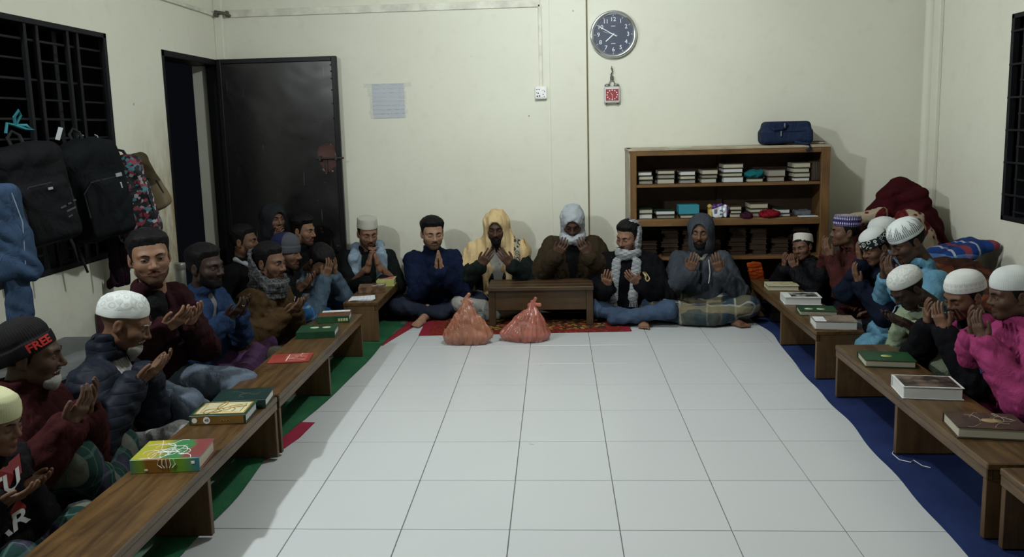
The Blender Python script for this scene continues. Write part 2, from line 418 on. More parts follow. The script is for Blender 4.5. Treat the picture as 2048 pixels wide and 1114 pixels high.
# doorway: steel frame, far reveal, then the dark veranda outside
M_DOOR = None
def door_mat():
    t = NT('black_steel_door'); c = t.coord(); n = t.noise(c, 1.6, 4, .6); x = t.xyz(c)
    col = t.mix(t.step(n, .35, .7), (.0050, .0050, .0060), (.012, .0095, .0095))
    # bare rust patch round the bolt and flaked paint below
    dx = t.math('DIVIDE', t.math('SUBTRACT', x[0], .885), .10); dz = t.math('DIVIDE', t.math('SUBTRACT', x[2], 1.265), .15)
    r = t.math('ADD', t.math('MULTIPLY', dx, dx), t.math('MULTIPLY', dz, dz)); r = t.math('ADD', r, t.math('MULTIPLY', t.noise(c, 7, 5, .75), 2.6))
    patch = t.step(r, 1.95, 1.88); rim = t.math('MULTIPLY', t.math('MULTIPLY', t.step(r, 2.06, 2.0), t.step(r, 1.88, 1.92)), t.step(t.noise(c, 30, 3), .52, .58))
    col = t.mix(patch, col, t.mix(t.noise(c, 22, 4), (.050, .012, .010), (.085, .026, .018)))
    col = t.mix(t.math('MULTIPLY', rim, .8), col, (.50, .33, .22))
    fl_ = t.step(t.noise(t.mapping(c, (1, 1, 1.2)), 11, 5, .68), .655, .665); low = t.math('MULTIPLY', t.step(x[2], 1.2, .95), t.step(x[0], .45, .9))
    col = t.mix(t.math('MULTIPLY', t.math('MULTIPLY', fl_, low), .9), col, (.46, .36, .26))
    scr = t.step(t.noise(t.mapping(c, (46, 1, 1.6), (0, .12, 0)), 1.4, 2), .715, .725)
    col = t.mix(t.math('MULTIPLY', scr, .35), col, (.30, .28, .26))
    t.bump(t.noise(c, 2.4, 2, .45, .4), .22, .05)
    return t.done(col, t.math('ADD', t.math('MULTIPLY', t.noise(c, 3, 4), .16), .20), .75)
M_DOOR = door_mat()
dr = empty('door_1', (XL, YB-.02, 0)); tag(dr, 'black steel door leaf folded back against the back wall', kind='structure')
mb = MB(); mb.box((.012, -.052, .01), (1.0, -.030, 2.095), .002); mb.obj('panel', M_DOOR, dr)
for a, b in (((.008, -.066, 0), (.045, -.026, 2.10)), ((.963, -.066, 0), (1.005, -.026, 2.10)), ((.045, -.066, 2.062), (.963, -.026, 2.10)), ((.045, -.066, .0), (.963, -.026, .04))):
    mb = MB(); mb.box(a, b, .004); mb.obj('edge_rail', plain('door_rail_paint', (.008, .0075, .008), .4, spec=.25), dr)
M_BOLT = plain('worn_steel', (.05, .045, .042), .42, metal=.5)
mb = MB(); mb.cyl((.80, -.078, 1.275), (1.03, -.078, 1.275), .008); mb.obj('bolt', M_BOLT, dr, smooth=True)
for xx in (.83, .965):
    mb = MB(); mb.box((xx-.012, -.088, 1.255), (xx+.012, -.052, 1.295), .003); mb.obj('bolt_bracket', M_BOLT, dr)
mb = MB(); mb.box((.868, -.064, 1.155), (.888, -.052, 1.262), .003); mb.obj('hasp', M_BOLT, dr)
for k, zz in enumerate((2.03, 1.98, 1.92, 1.83, 1.72, 1.6)):
    mb = MB(); mb.sphere((.955, -.054, zz), (.006, .004, .006), 10); mb.obj('weld_spot', M_BOLT, dr, smooth=True)
fr = empty('trim_5', (XL, DO[0], 0)); tag(fr, 'black steel door frame of the open doorway', kind='structure')
mfr = plain('frame_black', (.007, .007, .008), .5, spec=.15)
for a, b in (((-.20, 0, 0), (.004, .035, 2.10)), ((-.09, .895, 0), (.004, .93, 2.10)), ((-.20, .0, 2.055), (.004, .93, 2.10))):
    mb = MB(); mb.box(a, b, .003); mb.obj('frame_rail', mfr, fr)
for zz in (.35, 1.1, 1.8):
    mb = MB(); mb.cyl((.012, .925, zz-.05), (.012, .925, zz+.05), .012); mb.obj('hinge', mfr, fr, smooth=True)
mb = MB(); mb.box((-5.2, 4.4, -.05), (XL-.22, 7.4, -.01)); tag(struct('floor_veranda', mb, plain('veranda_floor', (.05, .05, .05), .8)), 'dark veranda floor beyond the doorway')
mb = MB(); mb.box((-5.3, 2.0, 0), (-5.2, 9.0, 3)); tag(struct('wall_veranda', mb, plain('veranda_wall', (.02, .02, .022), .9)), 'dark veranda wall beyond the doorway')
mb = MB(); mb.box((-5.2, 2.0, 2.6), (XL-.22, 9.0, 2.7)); tag(struct('ceiling_veranda', mb, plain('veranda_wall', (.02, .02, .022), .9)), 'dark veranda ceiling outside')

# ---------------------------------------------------------------- on the back wall
def wall_clock():
    r = empty('wall_clock', (.478, YB, 2.205)); tag(r, 'round chrome-rimmed wall clock with navy dial', 'clock')
    R_ = .186; V, Q = lathe([(R_-.036, .012), (R_-.030, .034), (R_-.012, .046), (R_, .038), (R_+.002, .0), (R_-.03, 0)], 64)
    Vr = np.stack([V[:, 0], -V[:, 2], V[:, 1]], 1)
    link('rim', npmesh('rim', Vr, Q[:, ::-1], plain('chrome', (.62, .64, .65), .16, .05, metal=.9)), r)
    V, Q = lathe([(.0005, 0), (R_-.03, 0)], 64); V[:, 2] = .014; Vr = np.stack([V[:, 0], -V[:, 2], V[:, 1]], 1)
    dl = link('dial', npmesh('dial', Vr, Q, plain('navy_dial', (.020, .028, .062), .45, .08)), r)
    V, Q = lathe([(R_-.034, .0), (R_-.034, .003), (R_-.028, .003), (R_-.028, 0)], 64); Vr = np.stack([V[:, 0], -V[:, 2]-.015, V[:, 1]], 1)
    mw = plain('clock_white', (.80, .82, .84), .5, .03); link('chapter_ring', npmesh('chapter_ring', Vr, Q, mw), r)
    for k in range(12):
        a = PI/2-2*PI*(k+1)/12; me = text_mesh(str(k+1), .046, mw, .0006)
        link('numeral', me, dl, (math.cos(a)*.118, -.0165, math.sin(a)*.118), (PI/2, 0, 0))
        mb = MB(); mb.box((-.0015, -.0008, -.005), (.0015, .0008, .005)); q = link('tick', mb.mesh('tick', mw), dl, (math.cos(a)*.146, -.0155, math.sin(a)*.146)); q.rotation_euler = (0, PI/2-a, 0)
    for z in (.066, -.070):
        mb = MB(); mb.box((-.017, -.0162, z-.0018), (.017, -.0150, z+.0018)); mb.obj('dial_mark', mw, dl)
    def hand(nm, ang, ln, tail, w, d, m):
        mb = MB(); mb.box((-w/2, -.001, -tail), (w/2, .001, ln), .0008); q = mb.obj(nm, m, r, (0, -d, 0)); q.rotation_euler = (0, math.radians(ang), 0)
    hand('hour_hand', 229, .080, .01, .008, .018, mw); hand('minute_hand', 300, .128, .03, .006, .021, mw); hand('second_hand', 287, .085, .035, .002, .024, mw)
    mb = MB(); mb.cyl((0, -.013, 0), (0, -.027, 0), .006); mb.obj('hub', mw, r, smooth=True)
    V, Q = lathe([(.0005, .0345), (R_-.029, .0345)], 64); Vr = np.stack([V[:, 0], -V[:, 2], V[:, 1]], 1)
    t = NT('clock_glass'); t.done((.9, .95, 1), .05, .3, 0, .05); link('glass', npmesh('glass', Vr, Q, t.m), r)
wall_clock()
def alarm_clock():
    r = empty('alarm_clock', (.463, YB-.025, 1.728)); tag(r, 'small red-faced alarm clock hanging from a hook below the wall clock', 'clock')
    mg = plain('grey_plastic', (.55, .54, .50), .4, .06)
    V, Q = snets(lambda X, Y, Z: rbox((X, Y, Z), (0, 0, 0), (.066, .022, .068), .02), (-.07, -.025, -.07), (.07, .025, .07), .004); link('case', npmesh('case', V, Q, mg), r)
    mb = MB(); mb.box((-.051, -.0245, -.046), (.051, -.0215, .046), .002); dl = mb.obj('dial', plain('red_dial', (.28, .045, .048), .5, .1), r)
    mw = plain('clock_white', (.8, .82, .84), .5)
    for k in range(12):
        a = 2*PI*k/12; mb = MB(); mb.box((-.004, -.026, -.004), (.004, -.0243, .004)); mb.obj('hour_mark', mw, dl, (math.sin(a)*.041, 0, math.cos(a)*.037))
    mb = MB(); mb.box((-.0012, -.027, -.036), (.0012, -.025, .004)); mb.obj('minute_hand', mw, r)
    mb = MB(); mb.box((-.0012, -.027, 0), (.0012, -.025, .02)); q = mb.obj('hour_hand', mw, r); q.rotation_euler = (0, -.7, 0)
    for s in (-1, 1):
        mb = MB(); mb.sphere((s*.036, 0, .076), (.024, .016, .014), 14); mb.obj('bell', plain('bell_metal', (.22, .22, .2), .35, metal=.7), r, smooth=True)
        mb = MB(); mb.box((s*.045-.006, -.01, -.075), (s*.045+.006, .01, -.066), .002); mb.obj('foot', M_BOLT, r)
    mb = MB(); mb.tube([(-.028, 0, .08), (-.012, 0, .115), (0, 0, .125), (.012, 0, .115), (.028, 0, .08)], .004); mb.obj('bail_handle', plain('bell_metal', (.22, .22, .2)), r, smooth=True)
    mb = MB(); mb.tube([(0, .0, .12), (.01, -.004, .145), (-.008, .004, .16), (.006, 0, .185), (-.002, .012, .215)], .0055); mb.box((-.014, -.008, .12), (.014, .008, .15), .004)
    mb.obj('tie_string', plain('dark_string', (.12, .11, .09), .8), r, smooth=True)
    mb = MB(); mb.tube([(.463, YB-.001, 1.955), (.463, YB-.02, 1.955), (.463, YB-.03, 1.945), (.47, YB-.028, 1.932), (.463, YB-.022, 1.938)], .0035, 8)
    tag(mb.obj('wall_hook', plain('hook_metal', (.3, .3, .28), .3, metal=.8), smooth=True), 'small wire hook in the wall above the alarm clock', 'hook')
alarm_clock()
r = empty('wall_socket', (-.11, YB, 1.757)); tag(r, 'white power socket board on the back wall', 'socket')
mb = MB(); mb.box((-.048, -.036, -.048), (.048, 0, .055), .006); mb.obj('box', plain('socket_white', (.74, .74, .70), .4, .05), r)
mb = MB(); mb.box((-.046, -.04, -.038), (.046, -.034, .052), .003); fp = mb.obj('face_plate', plain('plate_white', (.82, .82, .8), .35, .03), r)
for k, (x, z, a) in enumerate(((-.032, .03, .006), (-.014, .03, .006), (-.022, .0, .007), (-.034, .004, .005), (-.03, -.024, .008), (-.012, -.022, .008), (.03, .012, .005), (.018, -.01, .005), (.026, -.028, .005))):
    mb = MB(); mb.cyl((x, -.0415, z), (x, -.039, z), a*.8, n=10); mb.obj('pin_hole', plain('hole_dark', (.03, .03, .03), .6), fp)
mb = MB(); mb.box((.008, -.046, .02), (.032, -.039, .046), .003); mb.obj('switch', plain('plate_white', (.8, .8, .8)), r)
r = empty('notice_paper', (-1.367, YB, 1.73)); tag(r, 'printed paper notice covered in clear tape on the back wall', 'paper notice')
def paper_mat():
    t = NT('notice_print'); c = t.coord(); x = t.xyz(c); w = t.math('ADD', x[2], t.math('MULTIPLY', t.noise(c, 10, 2), .012))
    ln = t.stripe(w, .034, .007); tx = t.step(t.noise(t.mapping(c, (60, 1, 4)), 1.5, 2), .45, .55)
    return t.done(t.mix(t.math('MULTIPLY', t.math('MULTIPLY', ln, tx), .6), (.47, .50, .56), (.20, .22, .27)), .5, .3)
mb = MB(); mb.box((-.133, -.0025, -.14), (.133, -.0005, .14)); mb.obj('sheet', paper_mat(), r)
t = NT('clear_tape'); t.bump(t.noise(t.mapping(t.coord(), (8, 1, 60)), 2, 3), .9, .01); M_TAPE = t.done((.85, .86, .84), .08, .8, 0, .18)
for k in range(8):
    z = .13-k*.036; mb = MB(); mb.box((-.15-.03*random.random()-(.04 if k == 0 else 0), -.0042-.0002*k, z-.017), (.14+.02*random.random()+(.05 if k == 0 else 0), -.0030-.0002*k, z+.015)); mb.obj('tape_strip', M_TAPE, r)
# ================================================================ benches, table, shelf, carpets
M_BENCH = wood('bench_wood', (.038, .019, .0065), (.120, .064, .022), 1, .34)
M_BLEG = wood('bench_leg_wood', (.060, .032, .012), (.115, .063, .024), 2, .5)
M_DARKW = wood('dark_board_wood', (.022, .014, .008), (.045, .028, .014), 1, .6)
HB = .295
def bench(x0, x1, y0, y1, legs, side, label):
    """side: +1 when the room's middle lies towards +X"""
    r = empty('low_bench', ((x0+x1)/2, (y0+y1)/2, 0)); tag(r, label, 'bench', 'low benches along the walls')
    cx_, cy_ = r.location.x, r.location.y; w = (x1-x0)/2; l = (y1-y0)/2
    mb = MB(); mb.box((-w, -l, HB-.026), (w, l, HB), .004); mb.obj('top', M_BENCH, r)
    fx = side*w
    mb = MB(); mb.box((fx-side*.024, -l+.004, HB-.062), (fx-side*.002, l-.004, HB-.025), .003); mb.obj('front_rail', M_BENCH, r)
    mb = MB(); mb.box((-fx+side*.024, -l+.004, HB-.062), (-fx+side*.002, l-.004, HB-.025), .003); mb.obj('back_rail', M_BENCH, r)
    for y in legs:
        mb = MB(); mb.box((-w+.005, y-cy_-.012, .014), (w-.005, y-cy_+.012, HB-.0625), .002); mb.box((-w+.026, y-cy_-.011, HB-.063), (w-.026, y-cy_+.011, HB-.0262))
        mb.obj('leg_board', M_BLEG, r)
    mb = MB(); mb.box((-fx+side*.05, -l+.02, .06), (-fx+side*.075, l-.02, .13), .003); mb.obj('stretcher', M_DARKW, r)
    return r
bench(-1.565, -1.295, 1.72, 3.37, (1.8, 2.66, 3.352), 1, 'low wooden bench nearest the viewer on the left, with the yellow-green book')
bench(-1.565, -1.292, 3.385, 4.955, (3.40, 4.19, 4.935), 1, 'middle low wooden bench on the left, with the red booklet')
bench(-1.515, -1.265, 5.285, 6.16, (5.30, 6.12), 1, 'short low bench on the left by the open door, nearest the back wall')
bench(1.465, 1.735, 4.405, 5.92, (4.42, 5.12, 5.88), -1, 'farthest low wooden bench on the right, in front of the bookshelf')
bench(1.475, 1.755, 2.65, 4.13, (2.67, 3.385, 4.115), -1, 'middle low wooden bench on the right, with the thick white-edged books')
bench(1.50, 1.78, 1.1, 2.62, (1.2, 1.9, 2.60), -1, 'low wooden bench cut off at the lower right corner')

def sheet(name, edge, xb, th, mat, label, cat, z=.001, wav=.004, nx=14):
    """flat cloth between a wavy edge [(x, y)] and the straight line x = xb, with real thickness"""
    e = np.array(edge, float); ys = np.linspace(e[0, 1], e[-1, 1], 90); o_ = np.argsort(e[:, 1])
    xe = np.interp(ys, e[o_, 1], e[o_, 0]); k = np.ones(5)/5; xs = np.convolve(np.pad(xe, 2, mode='edge'), k, 'valid')
    V = []; r = np.random.RandomState(len(edge)); ph = r.rand(6)*6.3; m = len(ys)
    for layer in (0, 1):
        for i in range(m):
            for j in range(nx):
                u = j/(nx-1); x = xs[i]+(xb-xs[i])*u; y = ys[i]
                zz = z+(th if layer else 0)+(abs(wav*(math.sin(y*9+ph[0])*math.sin(x*14+ph[1])+.5*math.sin(y*23+x*9+ph[2]))) if layer else 0)
                if layer and j == 0: zz = z+th*.5
                V.append((x, y, zz))
    Q = []; T = m*nx
    for i in range(m-1):
        for j in range(nx-1):
            a = i*nx+j; Q.append((T+a, T+a+1, T+a+nx+1, T+a+nx)); Q.append((a, a+nx, a+nx+1, a+1))
        a = i*nx; Q.append((a, T+a, T+a+nx, a+nx)); a = i*nx+nx-1; Q.append((a, a+nx, T+a+nx, T+a))
    for j in range(nx-1):
        Q.append((j, j+1, T+j+1, T+j)); a = (m-1)*nx+j; Q.append((a, T+a, T+a+1, a+1))
    me = npmesh(name, V, Q, mat); bm = bmesh.new(); bm.from_mesh(me); bmesh.ops.recalc_face_normals(bm, faces=bm.faces); bm.to_mesh(me); bm.free()
    return tag(link(name, me), label, cat)
def carpet_mat(name, a, b, stripe=None):
    t = NT(name); c = t.coord(); col = t.mix(t.step(t.noise(c, 4, 5), .3, .7), a, b)
    if stripe:
        x = t.xyz(c); s_ = t.math('MULTIPLY', t.stripe(x[0], .30, .045, stripe[0]), t.stripe(x[1], .34, .24))
        col = t.mix(t.math('MULTIPLY', s_, .55), col, stripe[1])
    t.bump(t.math('ADD', t.noise(c, 300, 2), t.noise(c, 14, 3)), .5, .01); return t.done(col, .92, .1)
eR = [(1.47, 6.1), (1.452, 5.781), (1.514, 5.465), (1.477, 5.149), (1.459, 4.761), (1.43, 4.471), (1.444, 4.254), (1.418, 4.02), (1.444, 3.809), (1.421, 3.619), (1.399, 3.446), (1.413, 3.168), (1.386, 2.97), (1.391, 2.706), (1.37, 2.4), (1.40, 1.9), (1.36, 1.2)]
sheet('blue_carpet', eR, 2.90, .006, carpet_mat('navy_carpet', (.010, .018, .062), (.016, .028, .095)), 'navy blue floor cloth with a wavy edge under the right benches', 'carpet')
eL = [(-1.20, 6.3), (-1.165, 5.85), (-1.24, 5.3), (-1.241, 4.888), (-1.27, 4.531), (-1.295, 4.137), (-1.325, 3.909), (-1.375, 3.576), (-1.36, 3.292), (-1.345, 3.117), (-1.335, 2.916), (-1.36, 2.737), (-1.365, 2.5), (-1.37, 2.0), (-1.36, 1.3)]
sheet('red_carpet', [(-1.06, 5.93), (-1.13, 5.62), (-1.20, 5.35), (-1.23, 5.22)], -2.6, .004, carpet_mat('red_carpet_pile', (.19, .014, .022), (.28, .03, .04)), 'red floor cloth showing under the green one beside the short bench', 'carpet', z=.0005)
sheet('red_carpet', [(-1.27, 3.80), (-1.285, 3.6), (-1.33, 3.42), (-1.38, 3.3)], -2.6, .004, carpet_mat('crimson_carpet_pile', (.22, .014, .035), (.30, .03, .06)), 'crimson floor cloth peeping out beside the middle left bench', 'carpet', z=.0005)
sheet('green_carpet', eL, -2.70, .006, carpet_mat('green_carpet_pile', (.014, .075, .034), (.026, .115, .052), (.02, (.11, .12, .10))), 'green floor cloth running under the left benches', 'carpet', z=.005)

# prayer mat
def mat_pm():
    t = NT('prayer_mat_weave'); c = t.coord(); x = t.xyz(c)
    ax = t.math('ABSOLUTE', x[0]); edge = t.math('MAXIMUM', t.math('SUBTRACT', ax, .60), t.math('SUBTRACT', t.math('ABSOLUTE', x[1]), .235))
    v = t.vor(c, 26, 'F1'); v2 = t.vor(c, 13, 'SMOOTH_F1')
    gold = t.mix(t.step(v, .35, .42), (.30, .18, .035), (.06, .022, .012)); gold = t.mix(t.step(v2, .3, .24), gold, (.20, .03, .016))
    red = t.mix(t.step(t.vor(c, 40), .3, .36), (.24, .045, .02), (.15, .015, .014))
    col = t.mix(t.step(edge, .0, .004), gold, red); col = t.mix(t.step(edge, .105, .11), col, (.20, .014, .028))
    t.bump(t.noise(c, 260, 2), .4, .006); return t.done(col, .9, .1)
mb = MB(); mb.box((-.775, -.30, 0), (.775, .30, .010), .004)
o = mb.obj('prayer_mat', mat_pm(), None, (-.258, 5.80, .0005)); o.rotation_euler = (0, 0, math.radians(2.3)); tag(o, 'red and gold prayer mat under the low table', 'mat')

# low table
M_TBL = wood('table_wood', (.042, .024, .010), (.075, .042, .018), 0, .33); M_TBLV = wood('table_leg_wood', (.040, .022, .010), (.070, .040, .017), 2, .4)
r = empty('low_table', (-.131, 5.79, .0115)); tag(r, 'small dark wooden table with a panelled front on the prayer mat', 'table')
for k in range(3):
    mb = MB(); mb.box((-.394, -.135+k*.105, .272), (.394, -.135+k*.105+.103, .300), .003); mb.obj('top_plank', M_TBL, r)
for sx in (-1, 1):
    for sy in (-1, 1):
        mb = MB(); mb.box((sx*.365-.026, sy*.105+.02-.02, 0), (sx*.365+.026, sy*.105+.02+.02, .272), .003); mb.obj('leg', M_TBLV, r)
mb = MB(); mb.box((-.34, -.102, .118), (.34, -.086, .272), .003); mb.obj('front_panel', M_TBL, r)
mb = MB(); mb.box((-.34, .118, .118), (.34, .134, .272), .003); mb.obj('back_panel', M_TBL, r)
for sx in (-1, 1):
    mb = MB(); mb.box((sx*.37-.008, -.07, .118), (sx*.37+.008, .11, .272), .003); mb.obj('side_panel', M_TBLV, r)

# bookshelf
SX0, SX1, SY0, SY1, SZ = .565, 2.095, 6.085, 6.42, 1.30
M_SH = wood('shelf_wood', (.115, .058, .020), (.20, .105, .040), 0, .4); M_SHV = wood('shelf_wood_upright', (.105, .053, .018), (.19, .10, .038), 2, .4)
M_SHB = plain('shelf_back_board', (.060, .034, .020), .7, .2)
r = empty('bookshelf', ((SX0+SX1)/2, (SY0+SY1)/2, 0)); tag(r, 'wide open wooden bookshelf against the back wall', 'bookshelf')
bx, by = r.location.x, r.location.y
def SB(nm, a, b, m, bev=.003): mb = MB(); mb.box((a[0]-bx, a[1]-by, a[2]), (b[0]-bx, b[1]-by, b[2]), bev); return mb.obj(nm, m, r)
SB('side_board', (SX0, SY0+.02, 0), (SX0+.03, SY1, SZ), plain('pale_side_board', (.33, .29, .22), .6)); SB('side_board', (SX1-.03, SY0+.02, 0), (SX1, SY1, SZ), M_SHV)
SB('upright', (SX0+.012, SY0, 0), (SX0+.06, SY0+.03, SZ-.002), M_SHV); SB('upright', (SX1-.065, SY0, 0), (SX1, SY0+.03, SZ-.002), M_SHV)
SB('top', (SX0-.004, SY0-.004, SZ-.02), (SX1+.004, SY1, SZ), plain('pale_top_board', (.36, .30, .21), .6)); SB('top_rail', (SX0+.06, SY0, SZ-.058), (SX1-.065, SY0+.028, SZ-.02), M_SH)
SHZ = [1.018, .745, .44, .10]
for z in SHZ:
    SB('shelf_board', (SX0+.03, SY0+.006, z-.022), (SX1-.03, SY1-.015, z), M_SH)
    if z in (.745,): SB('shelf_rail', (SX0+.06, SY0, z-.055), (SX1-.065, SY0+.02, z-.006), M_SH)
SB('back_board', (SX0+.03, SY1-.012, 0), (SX1-.03, SY1, SZ), M_SHB); SB('back_batten', (1.30, SY1-.035, .1), (1.345, SY1-.012, SZ-.03), M_SHB)

# ---------------------------------------------------------------- books
ORD = ['first', 'second', 'third', 'fourth', 'fifth', 'sixth', 'seventh', 'eighth', 'ninth', 'tenth']
M_PAGE = None
def page_mat(name, a, b):
    if name in _MC: return _MC[name]
    t = NT(name); c = t.coord(); n = t.noise(t.mapping(c, (1, 1, 160)), 2.2, 2)
    _MC[name] = t.done(t.mix(n, a, b), .8, .15); return _MC[name]
PG_W = page_mat('page_white', (.46, .455, .43), (.56, .555, .53)); PG_C = page_mat('page_cream', (.34, .31, .23), (.43, .40, .31)); PG_G = page_mat('page_grey', (.22, .205, .165), (.29, .27, .22))
def book(name, w, l, h, cover, pages, loc, rz, label, group=None, extra=None, cat='book', tilt=0):
    """lies flat: spine along local X at -Y side ... w along X (spine length), l along Y"""
    r = empty(name, loc, rz); tag(r, label, cat, group); r.rotation_euler = (tilt, 0, rz)
    mb = MB(); th = .0035 if h > .012 else .0015
    mb.box((-w/2, -l/2, 0), (w/2, l/2, th), .001); mb.box((-w/2, -l/2, h-th), (w/2, l/2, h), .001); mb.box((-w/2, -l/2-.001, 0), (w/2, -l/2+th, h), .0012)
    cv = mb.obj('cover', cover, r)
    mb = MB(); mb.box((-w/2+.006, -l/2+th*.8, th*.9), (w/2-.006, l/2-.006, h-th*.9), .0015); mb.obj('page_block', pages, r)
    if extra: extra(cv, w, l, h)
    return r
def clothcover(name, c, c2=None, scale=14):
    if name in _MC: return _MC[name]
    t = NT(name); o_ = t.coord(); n = t.noise(o_, scale, 4, .6); col = t.mix(t.step(n, .42, .58), c, c2 or sh(c, .7)); t.bump(t.noise(o_, 200, 2), .15, .003)
    _MC[name] = t.done(col, .42, .4); return _MC[name]
# shelf stacks: x0, x1, heights bottom to top, page tone; fore-edges face the room
mdk = clothcover('dark_binding', (.035, .022, .018), (.06, .045, .03)); mgr = clothcover('green_binding', (.012, .035, .02)); mbr = clothcover('brown_binding', (.06, .033, .018))
def stack(shelf_z, x0, x1, hs, pgs, pre, y=6.13, cov=None):
    z = shelf_z+.0005
    for i, h in enumerate(hs):
        w = x1-x0-.012-random.random()*.012; jx = (random.random()-.5)*.010; jy = random.random()*.012
        pos = 'bottom book' if i == 0 else ('top book' if i == len(hs)-1 else 'book %s up' % ORD[i])
        tone = {id(PG_W): 'white', id(PG_C): 'cream', id(PG_G): 'grey'}[id(pgs[i % len(pgs)])]
        book('shelf_book', w, .19, h, (cov or [mdk, mgr, mbr])[i % len(cov or [mdk, mgr, mbr])], pgs[i % len(pgs)], ((x0+x1)/2+jx, y+.095+jy, z), PI, '%s-edged %s in %s' % (tone, pos, pre), 'books on the bookshelf')
        z += h+.0006
    return z
U = SHZ[0]; L_ = SHZ[1]
us = 'stack from left on the upper shelf'
stack(U, .630, .765, [.034, .033, .032], [PG_G, PG_C, PG_W], 'the first '+us)
stack(U, .786, .937, [.042, .033, .032], [PG_C, PG_G, PG_C], 'the second '+us)
stack(U, .960, 1.10, [.032, .030, .036], [PG_G, PG_C, PG_W], 'the third '+us)
stack(U, 1.122, 1.265, [.038, .028, .040], [PG_C, PG_G, PG_C], 'the fourth '+us)
stack(U, 1.289, 1.464, [.046, .030, .034, .036], [PG_W, PG_C, PG_W, PG_C], 'the fifth '+us)
stack(U, 1.475, 1.62, [.030], [PG_C], 'the sixth '+us)
stack(U, 1.635, 1.785, [.040, .055], [PG_G, PG_G], 'the seventh '+us, cov=[mbr])
stack(U, 1.829, 1.972, [.030, .036, .036, .042], [PG_W, PG_C, PG_C, PG_C], 'the eighth '+us)
for k in range(5):
    b = book('shelf_book', .15, .105, .010, mbr, PG_C, (1.984+k*.0125, 6.17, U+.078), 0, 'thin upright booklet, %s from the left, at the right end of the upper shelf' % ORD[k], 'upright booklets on the upper shelf'); b.rotation_euler = (0, PI/2, PI)
ls = 'stack from left on the lower shelf'
stack(L_, .640, .765, [.042, .036], [PG_W, PG_C], 'the first '+ls)
stack(L_, .772, .94, [.030, .034], [PG_G, PG_W], 'the second '+ls)
stack(L_, .955, 1.115, [.028], [PG_C], 'the third '+ls)
stack(L_, 1.348, 1.455, [.030, .026, .032], [PG_C, PG_C, PG_C], 'the fourth '+ls)
stack(L_, 1.50, 1.655, [.034, .030, .042], [PG_G, PG_C, PG_C], 'the fifth '+ls)
stack(L_, 1.715, 1.832, [.024, .034], [PG_W, PG_W], 'the sixth '+ls)
M_PGD = page_mat('page_shaded', (.028, .018, .012), (.048, .030, .02))  # pages darkened in colour to carry the third shelf's shade
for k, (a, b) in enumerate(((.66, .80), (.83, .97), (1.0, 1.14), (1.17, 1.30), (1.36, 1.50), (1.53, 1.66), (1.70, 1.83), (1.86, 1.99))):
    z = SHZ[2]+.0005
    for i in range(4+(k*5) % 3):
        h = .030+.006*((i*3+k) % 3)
        book('shelf_book', b-a-.01*((i+k) % 3), .19, h, mbr, M_PGD, ((a+b)/2+.006*(((i*7+k) % 3)-1), 6.27, z), PI, 'shade-darkened brown book %s up in the %s stack from left on the dim third shelf' % (ORD[i], ORD[k]), 'old books on the third shelf'); z += h+.0006
# other things on the shelves
def blob(name, fn, lo, hi, h, mat, label, cat, loc=(0, 0, 0), rz=0, parent=None):
    V, Q = snets(fn, lo, hi, h); o_ = link(name, npmesh(name, V, Q, mat), parent, loc, (0, 0, rz))
    return tag(o_, label, cat) if label else o_
blob('folded_cloth', lambda X, Y, Z: ell((X, Y, Z+folds((X, Y, Z), 3, 70, .006)), (0, 0, .03), (.085, .07, .036)), (-.1, -.09, 0), (.1, .09, .08), .006, fabric('teal_cloth', (.015, .16, .17)), 'crumpled teal cloth on the upper shelf', 'cloth', (1.545, 6.19, U+.031))
mb = MB(); mb.box((-.08, -.06, 0), (.08, .06, .075), .004); o = mb.obj('teal_box', plain('teal_card', (.035, .22, .27), .5, .1), None, (1.04, 6.205, L_+.0295)); tag(o, 'small teal box on the lower shelf', 'box')
def pack():
    r = empty('snack_packet', (1.265, 6.13, L_)); tag(r, 'crumpled white and purple plastic packet on the lower shelf', 'packet')
    def f(X, Y, Z):
        P = (X, Y, Z); d = rbox(P, (0, .02, .055), (.075, .028, .052), .02); return d+folds(P, 11, 90, .006)
    t = NT('packet_print'); c = t.coord(); x = t.xyz(c); col = t.mix(t.step(t.math('ADD', x[2], t.math('MULTIPLY', x[0], -.35)), .085, .088), (.66, .68, .72), (.07, .025, .13))
    col = t.mix(t.step(x[0], .058, .062), col, (.09, .03, .16)); col = t.mix(t.step(x[0], -.052, -.056), col, (.45, .32, .08)); V, Q = snets(f, (-.09, -.03, 0), (.09, .07, .12), .004); link('wrapper', npmesh('wrapper', V, Q, t.done(col, .3, .5)), r)
    for k, (x_, z_) in enumerate(((.018, .058), (.018, .03), (-.025, .062), (-.025, .045))):
        mb = MB(); mb.box((x_-.012, -.016, z_-.008), (x_+.012, -.0125, z_+.008), .002); mb.obj('printed_mark', plain('packet_ink', (.16, .16, .20), .5), r)
pack()
blob('net_bag', lambda X, Y, Z: ell((X, Y, Z+folds((X, Y, Z), 5, 130, .006)), (0, 0, .02), (.085, .06, .032)), (-.1, -.08, 0), (.1, .08, .07), .005, fabric('red_net', (.25, .012, .02)), 'crumpled red net bag on the lower shelf', 'bag', (1.655, 6.125, L_+.001))
blob('cloth_bag', lambda X, Y, Z: ell((X, Y, Z+folds((X, Y, Z), 6, 100, .005)), (0, 0, .01), (.05, .05, .03)), (-.07, -.07, 0), (.07, .07, .07), .005, fabric('plum_cloth', (.05, .012, .03)), 'dark plum cloth pouch beside the red net bag on the shelf', 'pouch', (1.477, 6.12, L_+.001))
blob('folded_cloth', lambda X, Y, Z: rbox((X, Y, Z+folds((X, Y, Z), 8, 60, .004)), (0, 0, .022), (.06, .06, .02), .012), (-.08, -.08, 0), (.08, .08, .06), .006, fabric('grey_cloth', (.14, .15, .17)), 'folded grey cloth at the right end of the lower shelf', 'cloth', (1.925, 6.2, L_+.001))
